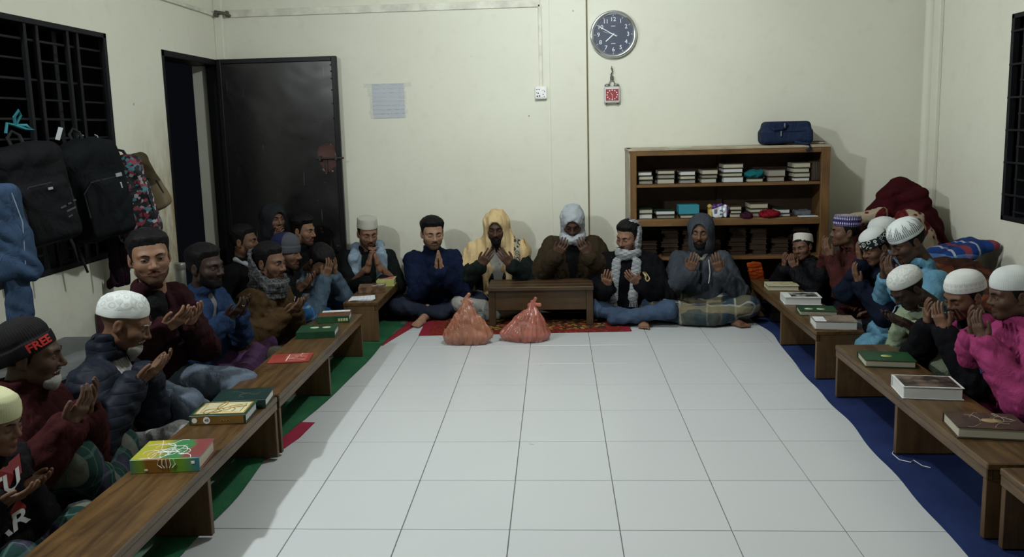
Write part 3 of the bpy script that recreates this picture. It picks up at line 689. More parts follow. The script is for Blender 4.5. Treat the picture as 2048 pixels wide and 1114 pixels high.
mb = MB(); mb.box((-.07, -.03, 0), (.07, .03, .006), .001); tag(mb.obj('paper_slip', plain('white_paper', (.62, .64, .66), .6, .05), None, (1.945, 6.115, L_+.0005), .1), 'white paper slip at the front edge of the lower shelf', 'paper')
mb = MB(); mb.box((-.10, -.06, 0), (.09, .06, .004), .001); o = mb.obj('green_leaflet', plain('pale_green_paper', (.42, .52, .40), .5, .08), None, (.97, 6.17, SZ+.0005), -.12); tag(o, 'pale green leaflet lying on top of the bookshelf', 'leaflet')
o = book('shelf_book', .13, .17, .022, mbr, PG_C, (2.02, 6.27, SZ+.001), PI, 'worn brown book on top of the bookshelf beside the navy backpack')

# navy backpack lying on the shelf top
def lying_pack():
    r = empty('navy_backpack', (1.80, 6.25, SZ+.002)); r.rotation_euler = (0, 0, math.radians(-4)); tag(r, 'navy backpack lying flat on top of the bookshelf', 'backpack')
    m = fabric('navy_nylon', (.022, .036, .085), rough=.7); f1 = lambda X, Y, Z: smin(rbox((X+Z*.04, Y, Z+folds((X, Y, Z), 21, 26, .004)), (0, 0, .065), (.19, .125, .062), .035), rbox((X, Y, Z), (.0, 0, .135), (.175, .105, .045), .035), .02)
    V, Q = snets(f1, (-.23, -.16, -.005), (.23, .16, .21), .009); link('body', npmesh('body', V, Q, m), r)
    mz = plain('zip_grey', (.16, .17, .19), .4)
    mb = MB(); mb.tube([(-.165, -.118, .10), (-.05, -.128, .104), (.08, -.128, .106), (.178, -.112, .11)], .004); mb.obj('zip', plain('zip_navy', (.012, .018, .045), .5), r, smooth=True)
    mb = MB(); mb.tube([(-.125, -.11, .135), (-.11, -.135, .118), (-.05, -.14, .125), (-.02, -.12, .155), (-.03, -.105, .172)], .011); mb.obj('carry_handle', m, r, smooth=True)
    for x_, z_ in ((-.035, .155), (-.06, .095)):
        mb = MB(); mb.box((x_-.005, -.142, z_-.028), (x_+.005, -.134, z_+.012), .002); mb.obj('zip_pull', mz, r)
    mb = MB(); mb.tube([(.05, -.12, .02), (.08, -.15, .012), (.14, -.17, .006), (.15, -.178, -.03), (.12, -.177, -.045)], .012); mb.obj('strap', m, r, smooth=True)
lying_pack()
# ================================================================ books on the benches
def scribble(r, w, l, h, mat, n=9, seed=1, cx0=0, cy0=0, sx=.3, sy=.3, name='calligraphy', rad=.0016):
    """raised pen strokes on a cover, like the calligraphy printed there"""
    rr = random.Random(seed)
    for k in range(n):
        x = cx0*w+(rr.random()-.5)*w*sx; y = cy0*l+(rr.random()-.5)*l*sy; a = rr.random()*6.3; pts = []
        turn = (rr.random()-.5)*.7
        for i in range(12):
            pts.append((x, y, h+.0006)); a += turn+(rr.random()-.5)*.25; st = .0085*(w/.25); x += math.cos(a)*st; y += math.sin(a)*st
            x = min(w*.47, max(-w*.47, x)); y = min(l*.47, max(-l*.47, y))
        mb = MB(); mb.tube(pts, rad, 5); mb.obj(name, mat, r)
def ground(r, w, l, h, mat, x0, x1, y0, y1, name='cover_panel', t=.0006):
    mb = MB(); mb.box((x0*w, y0*l, h-.0002), (x1*w, y1*l, h+t)); return mb.obj(name, mat, r)
M_GOLD = plain('gold_foil', (.36, .24, .06), .35, metal=.3); M_WHITE = plain('white_ink', (.72, .72, .68), .5); M_CREAMP = plain('cream_print', (.52, .47, .30), .45)
TB = HB+.0006
def cov_yellow():
    t = NT('rainbow_cover'); c = t.coord(); x = t.xyz(c); n = t.noise(c, 9, 4); u = t.math('ADD', x[0], t.math('MULTIPLY', n, .06))
    col = t.mix(t.step(u, -.10, -.02), (.30, .32, .035), (.38, .29, .025)); col = t.mix(t.step(u, -.03, .03), col, (.035, .16, .055)); col = t.mix(t.step(u, .08, .10), col, (.17, .04, .04))
    side = t.math('LESS_THAN', x[1], -.083); sc = t.mix(t.step(u, -.11, -.06), (.04, .16, .16), (.18, .28, .03)); sc = t.mix(t.step(u, -.05, -.03), sc, (.24, .10, .012)); sc = t.mix(t.step(u, .05, .06), sc, (.14, .32, .03)); sc = t.mix(t.step(u, .10, .15), sc, (.03, .16, .22))
    return t.done(t.mix(side, col, sc), .35, .5)
def ex_yellow(r, w, l, h):
    scribble(r, w, l, h, M_WHITE, 22, 4, .0, -.05, .40, .6, rad=.0012)
    for k in range(5):
        mb = MB(); mb.tube([(-.02+k*.013, -l/2-.0018, h*.95), (-.025+k*.016, -l/2-.0018, h*.6), (-.01+k*.009, -l/2-.0018, h*.35)], .0018, 5); mb.obj('calligraphy', M_WHITE, r)
    mb = MB(); mb.box((-.072, -l/2-.002, .010), (-.060, -l/2-.0005, .016)); mb.obj('spine_mark', M_WHITE, r)
    mb = MB(); mb.box((.094, -l/2-.002, .030), (.106, -l/2-.0005, .040)); mb.obj('spine_mark', M_WHITE, r)
book('thick_book', .245, .175, .052, cov_yellow(), PG_C, (-1.428, 2.665, TB), math.radians(6), 'thick yellow and green book with white calligraphy on the near left bench', extra=ex_yellow)
def ex_gold(r, w, l, h):
    ground(r, w, l, h, M_GOLD, -.45, .45, -.40, .44); ground(r, w, l, h, M_CREAMP, -.42, .42, -.36, .40, t=.001); ground(r, w, l, h, M_GOLD, -.36, .36, -.29, .33, t=.0013); ground(r, w, l, h, M_CREAMP, -.345, .345, -.27, .31, t=.0016)
    scribble(r, w, l, h+.0015, M_GOLD, 9, 8, -.04, -.05, .14, .22, rad=.0022)
    m = plain('brown_spine', (.16, .085, .02), .4); mb = MB(); mb.box((-w*.46, -l/2-.0018, .003), (w*.46, -l/2-.0002, h-.003)); mb.obj('spine_panel', m, r)
    for x_, a in ((-.095, .011), (-.045, .0145)):
        mb = MB(); mb.cyl((x_, -l/2-.0025, h/2), (x_, -l/2-.0012, h/2), a, n=24); mb.obj('spine_disc', M_WHITE, r)
    link('spine_number', text_mesh('48', .018, plain('ink_dark', (.05, .05, .05)), .0003), r, (-.045, -l/2-.0028, h/2), (PI/2, 0, 0))
    for k in range(3):
        mb = MB(); mb.tube([(.015+k*.012, -l/2-.002, h*.35), (.02+k*.012, -l/2-.002, h*.6), (.026+k*.012, -l/2-.002, h*.4)], .0014, 5); mb.obj('spine_lettering', M_GOLD, r)
book('thick_book', .235, .165, .040, clothcover('green_gold_cover', (.012, .05, .028)), PG_W, (-1.432, 3.115, TB), math.radians(4.5), 'green book with cream and gold cover and brown spine on the near left bench', extra=ex_gold)
book('thick_book', .235, .165, .040, clothcover('deep_green_cover', (.006, .026, .022)), PG_W, (-1.418, 3.288, TB), math.radians(7), 'dark bottle-green book lying just behind the gold-covered one', extra=lambda r, w, l, h: scribble(r, w, l, h, plain('dull_foil', (.08, .10, .08), .4), 4, 3, .1, 0, .1, .3, rad=.0009))
def ex_red(r, w, l, h):
    for k in range(5): mb = MB(); mb.box((-w*.02, -l*.36+k*.027, h), (w*.40, -l*.36+k*.027+.006, h+.0005)); mb.obj('printed_line', plain('pink_ink', (.52, .22, .18)), r)
    scribble(r, w, l, h, plain('pale_ink', (.6, .42, .36)), 4, 12, .18, 0, .2, .4, rad=.001); ground(r, w, l, h, plain('pale_ink', (.6, .42, .36)), -.08, -.05, -.4, .4)
book('red_booklet', .215, .150, .007, clothcover('red_paper', (.28, .042, .028), (.23, .03, .022)), PG_W, (-1.432, 3.955, TB), math.radians(8), 'thin red booklet on the middle left bench', extra=ex_red, cat='booklet')
def ex_ovals(r, w, l, h, col=(.42, .46, .30)):
    m = plain('pale_oval', col, .5)
    for x_ in (-.10, .22):
        V, Q = lathe([(.0005, 0), (.026, 0), (.026, -.001)], 20, 1, .75); V += (x_*w, .1*l, h+.0009); link('cover_medallion', npmesh('cover_medallion', V, Q[:, ::-1], m), r)
book('green_book', .225, .165, .040, clothcover('bright_green_cover', (.008, .052, .021)), PG_W, (-1.432, 4.44, TB), math.radians(7), 'green book with two pale ovals on the middle left bench', extra=ex_ovals)
def ex_brown(r, w, l, h):
    ground(r, w, l, h, plain('rust_print', (.12, .045, .02), .4, .4, 30), -.49, .49, -.45, .2); ground(r, w, l, h, plain('pale_sheet', (.55, .57, .60), .5), -.42, .46, .2, .49)
    for k in range(4): mb = MB(); mb.box((.03+k*.016, -l/2-.002, .010), (.042+k*.016, -l/2-.0008, .028)); mb.obj('spine_lettering', plain('yellow_ink', (.40, .38, .20)), r)
book('brown_book', .20, .17, .042, clothcover('green_spine_cover', (.016, .07, .025)), PG_W, (-1.432, 4.80, TB), math.radians(9), 'brown-covered book with green spine at the far end of the middle left bench', extra=ex_brown)
# sheaf of papers and two books on the short bench
r = empty('paper_stack', (-1.41, 5.40, TB), math.radians(10)); tag(r, 'loose white printed papers on the short left bench', 'papers')
t = NT('printed_paper'); c = t.coord(); x = t.xyz(c); mpp = t.done(t.mix(t.math('MULTIPLY', t.stripe(x[1], .012, .004), t.step(t.noise(t.mapping(c, (90, 4, 1)), 1), .45, .55)), (.66, .68, .70), (.30, .31, .34)), .6, .2)
for k in range(4):
    mb = MB(); mb.box((-.085+.006*k, -.06, k*.0022), (.085+.004*k, .07, k*.0022+.0018)); q = mb.obj('sheet', mpp, r); q.rotation_euler = (0, 0, (k-1.5)*.06)
def cov_bw(): 
    if 'brown_white_cover' in _MC: return _MC['brown_white_cover']
    t = NT('brown_white_cover'); c = t.coord(); n = t.noise(t.mapping(c, (1, 1.6, 1)), 13, 5, .65); _MC['brown_white_cover'] = t.done(t.mix(t.step(n, .46, .54), (.035, .02, .014), (.42, .38, .32)), .38, .45); return t.m
book('brown_book', .20, .15, .042, clothcover('worn_brown_cover', (.17, .10, .06), (.07, .035, .02), 22), PG_C, (-1.395, 5.68, TB), math.radians(10), 'worn brown book on the short left bench', extra=lambda r, w, l, h: scribble(r, w, l, h, M_WHITE, 5, 30, .2, 0, .3, .5, rad=.001))
book('yellow_book', .135, .16, .048, clothcover('lime_cover', (.42, .46, .16), (.36, .36, .10)), PG_C, (-1.338, 5.915, TB), math.radians(4), 'lime yellow book at the wall end of the short left bench', extra=lambda r, w, l, h: ground(r, w, l, h, plain('pink_print', (.38, .12, .13), .5, .3, 40), -.4, .4, -.2, .45))
# right benches: the spine side is turned away, fore-edges face the middle of the room
def rbook(w, l, h, cover, pages, x, y, rz, label, extra=None):     # local -Y (spine) towards the wall: page ends seen at left
    return book('bench_book', w, l, h, cover, pages, (x, y, TB), math.radians(rz), label, extra=extra)
def dark_plate(r, w, l, h):
    ground(r, w, l, h, clothcover('black_print', (.012, .011, .012), (.30, .29, .27), 16), -.42, .30, -.40, .40); ground(r, w, l, h, plain('pale_sheet', (.55, .57, .6)), -.47, -.43, -.48, .48)
rbook(.215, .15, .034, clothcover('cream_cover', (.40, .36, .20), (.46, .43, .30)), PG_C, 1.602, 5.575, 175, 'cream-covered book at the far end of the right bench by the bookshelf', extra=lambda r, w, l, h: scribble(r, w, l, h, plain('buff_ink', (.28, .22, .10)), 5, 40, .0, 0, .5, .5, rad=.001))
rbook(.235, .165, .050, clothcover('white_gloss_cover', (.60, .62, .62), (.52, .53, .52)), PG_W, 1.602, 5.135, 174, 'thick white-edged book with black and white cover on the far right bench', extra=dark_plate)
rbook(.222, .155, .030, clothcover('bright_green_cover', (.010, .075, .030)), PG_C, 1.605, 4.83, 172, 'thin green book with two pale ovals on the far right bench', extra=lambda r, w, l, h: ex_ovals(r, w, l, h, (.36, .44, .26)))
rbook(.235, .165, .050, clothcover('taupe_cover', (.20, .16, .12), (.09, .06, .045), 9), PG_W, 1.592, 4.50, 173, 'thick book with taupe and black cover at the near end of the far right bench', extra=lambda r, w, l, h: ground(r, w, l, h, plain('pale_sheet', (.5, .5, .5)), .22, .48, -.2, .48))
def one_oval(r, w, l, h):
    V, Q = lathe([(.0005, 0), (.026, 0), (.026, -.001)], 20, 1, .7); V += (0, 0, h+.0009); link('cover_medallion', npmesh('cover_medallion', V, Q[:, ::-1], plain('gold_oval', (.34, .38, .12), .4)), r)
rbook(.235, .16, .036, clothcover('leaf_green_cover', (.008, .052, .018)), PG_C, 1.605, 3.80, 172, 'green book with one gold oval on the middle right bench', extra=one_oval)
def ex_bw(r, w, l, h): ground(r, w, l, h, clothcover('maroon_black_print', (.014, .009, .008), (.14, .09, .07), 12), -.45, .46, -.44, .46)
rbook(.245, .165, .054, clothcover('white_gloss_cover', (.6, .62, .62)), PG_W, 1.598, 3.365, 173, 'thick white-edged book with dark cover on the middle right bench', extra=ex_bw)
def ex_flo(r, w, l, h):
    V, Q = lathe([(.0005, 0), (.03, 0), (.03, -.001)], 20, 1.2, .7); V += (-.02, 0, h+.0009); link('cover_medallion', npmesh('cover_medallion', V, Q[:, ::-1], plain('gold_brown', (.30, .20, .10), .4)), r)
    scribble(r, w, l, h, plain('tan_ink', (.30, .24, .17)), 10, 50, -.1, 0, .7, .7, rad=.0012)
rbook(.25, .165, .044, clothcover('floral_dark_cover', (.030, .016, .012), (.055, .030, .02), 20), PG_C, 1.618, 2.935, 172, 'dark floral book nearest the viewer on the right', extra=ex_flo)
mb = MB(); mb.tube([(1.50, 3.43, .010), (1.47, 3.38, .012), (1.475, 3.32, .010), (1.51, 3.29, .012), (1.53, 3.31, .013), (1.545, 3.26, .010), (1.57, 3.24, .010)], .0022, 6)
tag(mb.obj('string_scrap', plain('white_string', (.5, .5, .5), .8), smooth=True), 'scrap of white string on the navy floor cloth', 'string')

# ================================================================ the two plastic bags
def plastic(name, col):
    t = NT(name); c = t.coord(); rn = t.add('ShaderNodeTexNoise', noise_type='RIDGED_MULTIFRACTAL'); t.put(rn.inputs['Vector'], t.mapping(c, (1, 1, .22))); rn.inputs['Scale'].default_value = 22; rn.inputs['Detail'].default_value = 3; rn.inputs['Distortion'].default_value = .6; t.bump(rn.outputs['Fac'], .8, .012)
    t.b.inputs['Subsurface Weight'].default_value = .0; t.b.inputs['Transmission Weight'].default_value = .0
    return t.done(t.mix(t.step(t.noise(c, 8, 4), .3, .7), sh(col, .85), sh(col, 1.15)), .24, .6, 0, t.math('ADD', t.math('MULTIPLY', t.noise(c, 11, 3), .5), .40))
def carrier(loc, w, d, h, lean, seed, col, label, torn):
    r = empty('plastic_bag', loc); tag(r, label, 'plastic bag', 'knotted plastic bags on the floor'); rs = np.random.RandomState(seed); ph = rs.rand(6)*6.3
    def f(X, Y, Z):
        x = X-lean*sst(Z, .05, h); u = np.clip(Z/h, 0, 1.3); th = np.arctan2(Y*1.3, x)
        prof = np.where(u < .2, .86+.14*sst(u, 0, .2), 1.0-.93*np.clip((u-.2)/.72, 0, 1)**1.15)
        pl = (np.abs(np.sin(8*th+ph[0]+1.6*np.sin(2*th+ph[1])+1.2*u))-.6)*(.03+.20*np.clip(u-.15, 0, .6))+(np.abs(np.sin(13*th+ph[4]-1.5*u))-.6)*.05+.06*np.sin(2*th+ph[2]+2.5*u)+.05*np.sin(3*th+ph[3]-3*u)
        R_ = np.sqrt((x/w)**2+(Y/d)**2); d1 = (R_-prof*(1+pl*(1.2-u*.4)))*min(w, d)*.75
        P = (X, Y, Z); d1 = smax(d1, -Z+.001, .02); d1 = np.maximum(d1, Z-h)
        top = np.array([lean, 0, h*.93]); k = cap(P, top-(0, 0, .03), top+(.0, 0, .012), .016, .010); d1 = smin(d1, k, .01)
        for s_, e in ((1, (.045, -.01, -.02+.01*torn)), (-1, (-.03, .01, -.015)), (.6, (.02, .0, .035))):
            d1 = smin(d1, cap(P, top, top+np.array(e), .009, .013), .008)
        return d1+folds((X, Y, Z*.5), seed, 75, .0026)
    V, Q = snets(f, (-w*1.3, -d*1.35, 0), (w*1.3, d*1.35, h+.06), .005); link('film', npmesh('film', V, Q, plastic('bag_film_%d' % seed, col)), r)
    # what the bag holds: wrapped packets
    for k in range(4):
        a = k*1.6+seed; mb = MB(); mb.sphere((math.cos(a)*w*.42, math.sin(a)*d*.4, .045+.02*(k % 2)), (w*.38, d*.36, .042), 14); mb.obj('wrapped_packet', plain('packet_paper', (.32, .25, .19), .6), r, smooth=True)
    mb = MB(); mb.box((-.05, -.03, .09), (.03, .03, .13), .01); mb.obj('wrapped_packet', plain('packet_paper', (.32, .25, .19), .6), r)
carrier((-.642, 5.275, .0005), .165, .105, .335, .0, 3, (.42, .165, .10), 'knotted salmon plastic carrier bag standing on the floor left of the table', 0)
carrier((-.232, 5.325, .0005), .165, .10, .285, .055, 5, (.45, .14, .10), 'torn pinkish plastic carrier bag in front of the table', 1)

# ================================================================ bedding piled in the right corner
M_MAR = fabric('maroon_fleece', (.060, .008, .011), rough=1)
def fleece_pattern():
    t = NT('floral_fleece'); c = t.coord(); v = t.noise(c, 7.5, 2, .4, .6); col = t.mix(t.step(v, .50, .53), (.085, .010, .013), (.33, .27, .19)); d = t.vor(c, 14); col = t.mix(t.step(d, .26, .22), col, (.13, .02, .02))
    t.bump(t.noise(c, 220, 2), .5, .01); return t.done(col, 1, .08)
M_FLO = fleece_pattern()
def bl1(X, Y, Z):
    P = (X, Y, Z); d = ell(P, (2.60, 6.02, .45), (.33, .30, .44)); d = smin(d, cap(P, (2.52, 6.0, .80), (2.56, 6.02, .92), .13, .10), .08); d = smin(d, cap(P, (2.48, 5.93, .90), (2.60, 5.98, .97), .055, .06), .04); d = smin(d, cap(P, (2.66, 5.93, .88), (2.82, 5.96, .55), .10, .11), .06)
    return smax(d+folds(P, 31, 24, .014), -Z+.01, .03)
blob('maroon_blanket', bl1, (2.25, 5.65, 0), (2.93, 6.36, 1.1), .014, M_MAR, 'tall heap of maroon fleece blanket in the right corner', 'blanket')
def bl2(X, Y, Z):
    P = (X, Y, Z); d = cap(P, (2.18, 5.86, .74), (2.36, 5.80, .785), .055, .050); d = smin(d, cap(P, (2.34, 5.76, .68), (2.50, 5.70, .735), .055, .06), .03); d = smin(d, ell(P, (2.52, 5.72, .76), (.085, .07, .085)), .03); d = smin(d, cap(P, (2.56, 5.70, .74), (2.66, 5.68, .56), .075, .08), .04); d = smin(d, ell(P, (2.42, 5.84, .34), (.22, .17, .33)), .08)
    return smax(d+folds(P, 32, 34, .010), -Z+.01, .03)
blob('floral_blanket', bl2, (2.12, 5.5, 0), (2.80, 6.1, .95), .012, M_FLO, 'red and cream patterned blanket slumped against the maroon heap', 'blanket')
M_RUST = plaid('rust_plaid', (.10, .030, .012), [(0, .11, .035, 0, (.02, .008, .006), .85), (2, .085, .03, .02, (.022, .01, .007), .8), (1, .13, .03, .03, (.05, .012, .008), .7)])
def bl3(X, Y, Z):
    P = (X, Y, Z); d = ell(P, (2.58, 5.1, .26), (.32, .42, .31)); d = smin(d, ell(P, (2.62, 4.62, .25), (.27, .36, .27)), .1); d = smin(d, ell(P, (2.66, 4.3, .18), (.22, .3, .2)), .1)
    return smax(d+folds(P, 33, 18, .012), -Z+.01, .03)
blob('striped_quilt', bl3, (2.2, 3.95, 0), (2.94, 5.58, .62), .016, M_RUST, 'rust and black striped quilt heaped along the right wall', 'quilt')
M_BLUEP = plaid('blue_check', (.010, .035, .15), [(0, .21, .05, .02, (.22, .035, .028), .8), (0, .16, .016, .085, (.45, .45, .5), .7), (1, .15, .04, .03, (.012, .02, .07), .7), (2, .12, .03, 0, (.10, .20, .42), .6)])
def pil(X, Y, Z):
    x, y, z = X, Y, Z+X*-.28; k = np.clip(1-(np.abs(x)/.21)**3, 0, 1)*np.clip(1-(np.abs(y)/.15)**3, 0, 1)
    return np.maximum(np.maximum(np.abs(x)-.21, np.abs(y)-.15), (np.abs(z)-(.012+.045*np.sqrt(k)))*.7)+folds((X, Y, Z), 35, 26, .005)
blob('check_pillow', pil, (-.3, -.25, -.2), (.3, .25, .2), .009, M_BLUEP, 'blue and red checked pillow on top of the quilt', 'pillow', (2.70, 5.36, .575), .15)
def tealcl(X, Y, Z):
    P = (X, Y, Z); d = cap(P, (-.06, 0, .02), (.06, .02, .06), .03, .035); d = smin(d, cap(P, (.0, 0, .1), (.05, 0, .03), .03, .04), .03); return d+folds(P, 36, 60, .008)
blob('pillow_cloth', tealcl, (-.13, -.1, -.06), (.14, .1, .18), .008, plaid('teal_check', (.05, .20, .28), [(0, .05, .018, 0, (.015, .05, .10), .8), (2, .05, .018, 0, (.015, .05, .10), .8)]), 'crumpled light blue checked cloth behind the boy in pink', 'cloth', (2.30, 4.02, .40))
blob('orange_cloth', lambda X, Y, Z: np.minimum(rbox((X+.25*(Z-.34), Y, Z), (1.535, 6.035, .33), (.055, .014, .075), .012), rbox((X-.35*(Z-.16), Y, Z), (1.56, 6.03, .15), (.022, .012, .12), .011))+folds((X, Y, Z), 37, 70, .0035), (1.42, 5.98, .02), (1.68, 6.09, .44), .006, fabric('orange_knit', (.40, .06, .010)), 'orange cloth hanging under the bookshelf behind the grey hooded man', 'cloth')

# ================================================================ bags hanging from the left window bars
M_BPK = fabric('black_nylon', (.012, .012, .014), rough=.62); M_BPK2 = fabric('black_canvas', (.010, .012, .014), rough=.68); M_STR = plain('black_webbing', (.010, .010, .011), .8)
def hung_pack(name, loc, rz, w, h, d, mat, label, seed, marks=(), tilt=-9, straps=True):
    """loc: top of the bag at the bars; front faces local -Y"""
    r = empty(name, loc, rz); tag(r, label, 'backpack', 'bags hanging on the window bars'); r.rotation_euler = (0, math.radians(tilt), rz)
    def f(X, Y, Z):
        P = (X, Y, Z); k = rbox(P, (0, -d/2, -h*.5), (w/2, d/2, h*.5), min(w, d)*.42); k = smin(k, rbox(P, (0, -d*.95, -h*.66), (w*.40, d*.26, h*.30), .035), .02)
        k = smin(k, ell(P, (0, -d*.5, -h*.12), (w*.42, d*.55, h*.16)), .04); return k+folds(P, seed, 22, .005)
    V, Q = snets(f, (-w*.6, -d*1.45, -h*1.05), (w*.6, .04, .06), .009); link('body', npmesh('body', V, Q, mat), r)
    zz = plain('zip_black', (.022, .022, .025), .4)
    mb = MB(); mb.tube([(-w*.36, -d*1.16, -h*.72), (-w*.37, -d*1.14, -h*.48), (-w*.22, -d*1.14, -h*.38), (w*.22, -d*1.14, -h*.38), (w*.37, -d*1.14, -h*.48), (w*.36, -d*1.16, -h*.72)], .0045, 6); mb.obj('zip', zz, r, smooth=True)
    mb = MB(); mb.tube([(-w*.44, -d*.62, -h*.5), (-w*.40, -d*.68, -h*.18), (0, -d*.75, -h*.02), (w*.40, -d*.68, -h*.18), (w*.44, -d*.62, -h*.5)], .0045, 6); mb.obj('zip', zz, r, smooth=True)
    mb = MB(); mb.tube([(-.03, -d*.25, -.01), (-.028, -d*.1, .05), (0, -.01, .075), (.028, -d*.1, .05), (.03, -d*.25, -.01)], .009); mb.obj('carry_handle', M_STR, r, smooth=True)
    for s_ in ((-1, 1) if straps else ()):
        mb = MB(); mb.tube([(s_*w*.30, .0, -h*.15), (s_*w*.36, .018, -h*.5), (s_*w*.40, .01, -h*.9), (s_*w*.42, -.03, -h*1.12), (s_*w*.40, -.04, -h*1.30)], [.016, .018, .014, .008, .007], 8); mb.obj('strap', M_STR, r, smooth=True)
    for m_ in marks:
        nm, x_, z_, sx, sz, col, dd = m_; mb = MB(); mb.box((x_-sx/2, -d*dd-.004, z_-sz/2), (x_+sx/2, -d*dd+.004, z_+sz/2), .001); mb.obj(nm, plain('mark_%s' % nm+str(col[0]), col, .5, .05), r)
    return r
FX = math.radians(62)
hp = hung_pack('black_backpack', (-2.68, 3.74, 1.46), FX, .33, .50, .15, M_BPK, 'plain black backpack hanging on the window bars beside the blue denim jacket', 41, [('badge', .02, -.215, .022, .012, (.30, .30, .30), 1.24), ('yellow_tab', .02, -.462, .045, .006, (.42, .33, .05), 1.17)])
for k, (x_, z_, w_) in enumerate(((.0, -.325, .03), (.036, -.322, .018), (.064, -.318, .014), (.03, -.352, .05), (.012, -.380, .024))):
    mb = MB(); mb.box((x_-w_/2, -.15*1.235-.004, z_-.0045), (x_+w_/2, -.15*1.235+.004, z_+.0045), .001); q = mb.obj('faded_print', plain('dim_print', (.05, .05, .052)), hp); q.rotation_euler = (0, -.18, 0)
hung_pack('black_backpack', (-2.66, 4.20, 1.47), FX, .34, .55, .16, M_BPK2, 'larger black backpack hanging on the window bars beside the flowery bag', 42, [('badge', .085, -.20, .034, .020, (.26, .26, .27), 1.235), ('zip_pull', .085, -.26, .006, .034, (.4, .4, .4), 1.235)])
t = NT('flower_print'); c = t.coord(); v = t.vor(c, 58, out='Color'); xx = t.xyz(v); col = t.mix(t.step(xx[0], .72, .73), (.006, .006, .009), (.22, .025, .045)); col = t.mix(t.step(xx[1], .84, .85), col, (.05, .16, .20)); col = t.mix(t.step(xx[2], .90, .91), col, (.32, .29, .31)); M_FLP = t.done(col, .6, .3)
hung_pack('flower_backpack', (-2.62, 4.50, 1.36), math.radians(40), .24, .50, .13, M_FLP, 'black backpack with red and blue flower print on the window bars', 43, tilt=-13, straps=False)
t = NT('khaki_canvas'); c = t.coord(); x = t.xyz(c); col = t.mix(t.step(x[2], -.19, -.20), (.045, .032, .016), (.13, .10, .058)); t.bump(t.noise(c, 30, 4), .3, .01); M_KH = t.done(col, .85, .15)
hung_pack('khaki_bag', (-2.66, 4.66, 1.35), math.radians(38), .25, .37, .13, M_KH, 'brown and khaki canvas bag nearest the doorway', 44, tilt=-24, straps=False)
# denim jacket, teal ribbon, hooks, limp purple cloth
def djk(X, Y, Z):
    P = (X, Y, Z); d = rbox(P, (0, -.05, -.24), (.16, .055, .23), .05); d = smin(d, cap(P, (.12, -.05, -.10), (.16, -.08, -.44), .05, .045), .03); d = smin(d, cap(P, (-.12, -.05, -.1), (-.16, -.08, -.42), .05), .03); return d+folds(P, 45, 24, .007)
M_DEN = fabric('denim_blue', (.060, .105, .19)); r = empty('denim_jacket', (-2.66, 3.42, 1.31), FX); tag(r, 'blue denim jacket hanging at the left edge of the window', 'jacket', 'clothes hanging on the window bars')
V, Q = snets(djk, (-.24, -.15, -.52), (.24, .03, .03), .010); link('body', npmesh('body', V, Q, M_DEN), r)
blob('sleeve', lambda X, Y, Z: rbox((X, Y, Z), (.10, -.07, -.52), (.060, .018, .15), .016)+folds((X, Y, Z), 48, 50, .003), (.03, -.12, -.69), (.18, -.02, -.34), .008, M_DEN, None, None, parent=r); mb = MB(); mb.tube([(.10, -.112, -.06), (.13, -.118, -.2), (.125, -.115, -.4)], .0025, 5); mb.obj('seam', plain('seam_thread', (.20, .24, .3)), r)
mb = MB()
for pts in ([(0, 0, 0), (.03, -.01, .05), (.015, -.02, .075), (-.01, -.01, .04), (0, 0, 0)], [(0, 0, 0), (.06, -.01, .0), (.095, -.02, -.025), (.05, -.015, -.02), (0, 0, 0)], [(0, 0, 0), (-.05, 0, .01), (-.07, -.01, -.04)]): mb.tube([(p[0]*.8, p[1], p[2]) for p in pts], .008, 7)
tag(mb.obj('ribbon_knot', plain('teal_ribbon', (.02, .17, .20), .6), None, (-2.72, 3.82, 1.565), FX, smooth=True), 'knotted teal ribbon tied to a window bar', 'ribbon')
for i, (y_, z_) in enumerate(((4.46, 1.50), (4.50, 1.50), (4.63, 1.50))):
    mb = MB(); mb.tube([(0, 0, 0), (.005, -.012, .012), (.012, .0, .004), (.02, .015, -.06), (.03, .03, -.14)], .0035, 6); tag(mb.obj('wire_hook', plain('white_wire', (.55, .55, .52), .4), None, (-2.80, y_, z_), smooth=True), ['white wire hook left of the other two above the flowery bag', 'white wire hook between the other two above the flowery bag', 'white wire hook nearest the doorway above the khaki bag'][i], 'hook', 'wire hooks on the bars')
mb = MB(); mb.box((-.012, -.002, -.035), (.012, .002, .035)); o = mb.obj('paper_tag', plain('white_paper', (.62, .64, .66)), None, (-2.70, 4.13, 1.52), FX); o.rotation_euler = (.2, .25, FX); tag(o, 'small white paper tag above the larger black backpack', 'tag')
blob('purple_cloth', lambda X, Y, Z: rbox((X+.02*np.sin(Z*9), Y, Z), (0, 0, -.17), (.065, .022, .17), .02)+folds((X, Y, Z*.3), 46, 80, .007), (-.1, -.06, -.36), (.1, .06, .02), .007, fabric('dark_plum', (.030, .014, .026)), 'limp dark plum cloth hanging below the window beside the flowery bag', 'cloth', (-2.70, 4.55, .92), FX)

# trunks against the left wall, steel flask
def trunk(loc, w, d, h, label):
    r = empty('metal_trunk', loc); tag(r, label, 'trunk', 'metal trunks along the left wall'); m = plain('grey_tin', (.12, .13, .135), .45, .3, 6, metal=.3); md = plain('dark_tin', (.03, .032, .034), .5, .2, metal=.3)
    mb = MB(); mb.box((-w/2, -d/2, 0), (w/2, d/2, h*.78), .006); mb.obj('body', md, r); mb = MB(); mb.box((-w/2-.006, -d/2-.006, h*.78), (w/2+.006, d/2+.006, h), .008); mb.obj('lid', m, r)
    for y_ in (-d*.28, d*.28): mb = MB(); mb.box((w/2, y_-.02, h*.62), (w/2+.014, y_+.02, h*.88), .003); mb.obj('latch', m, r)
trunk((-2.52, 3.62, .013), .46, .90, .385, 'grey metal trunk against the left wall behind the old man in the white cap')
trunk((-2.53, 4.75, .013), .42, .70, .46, 'dim metal trunk under the window behind the man in blue denim')
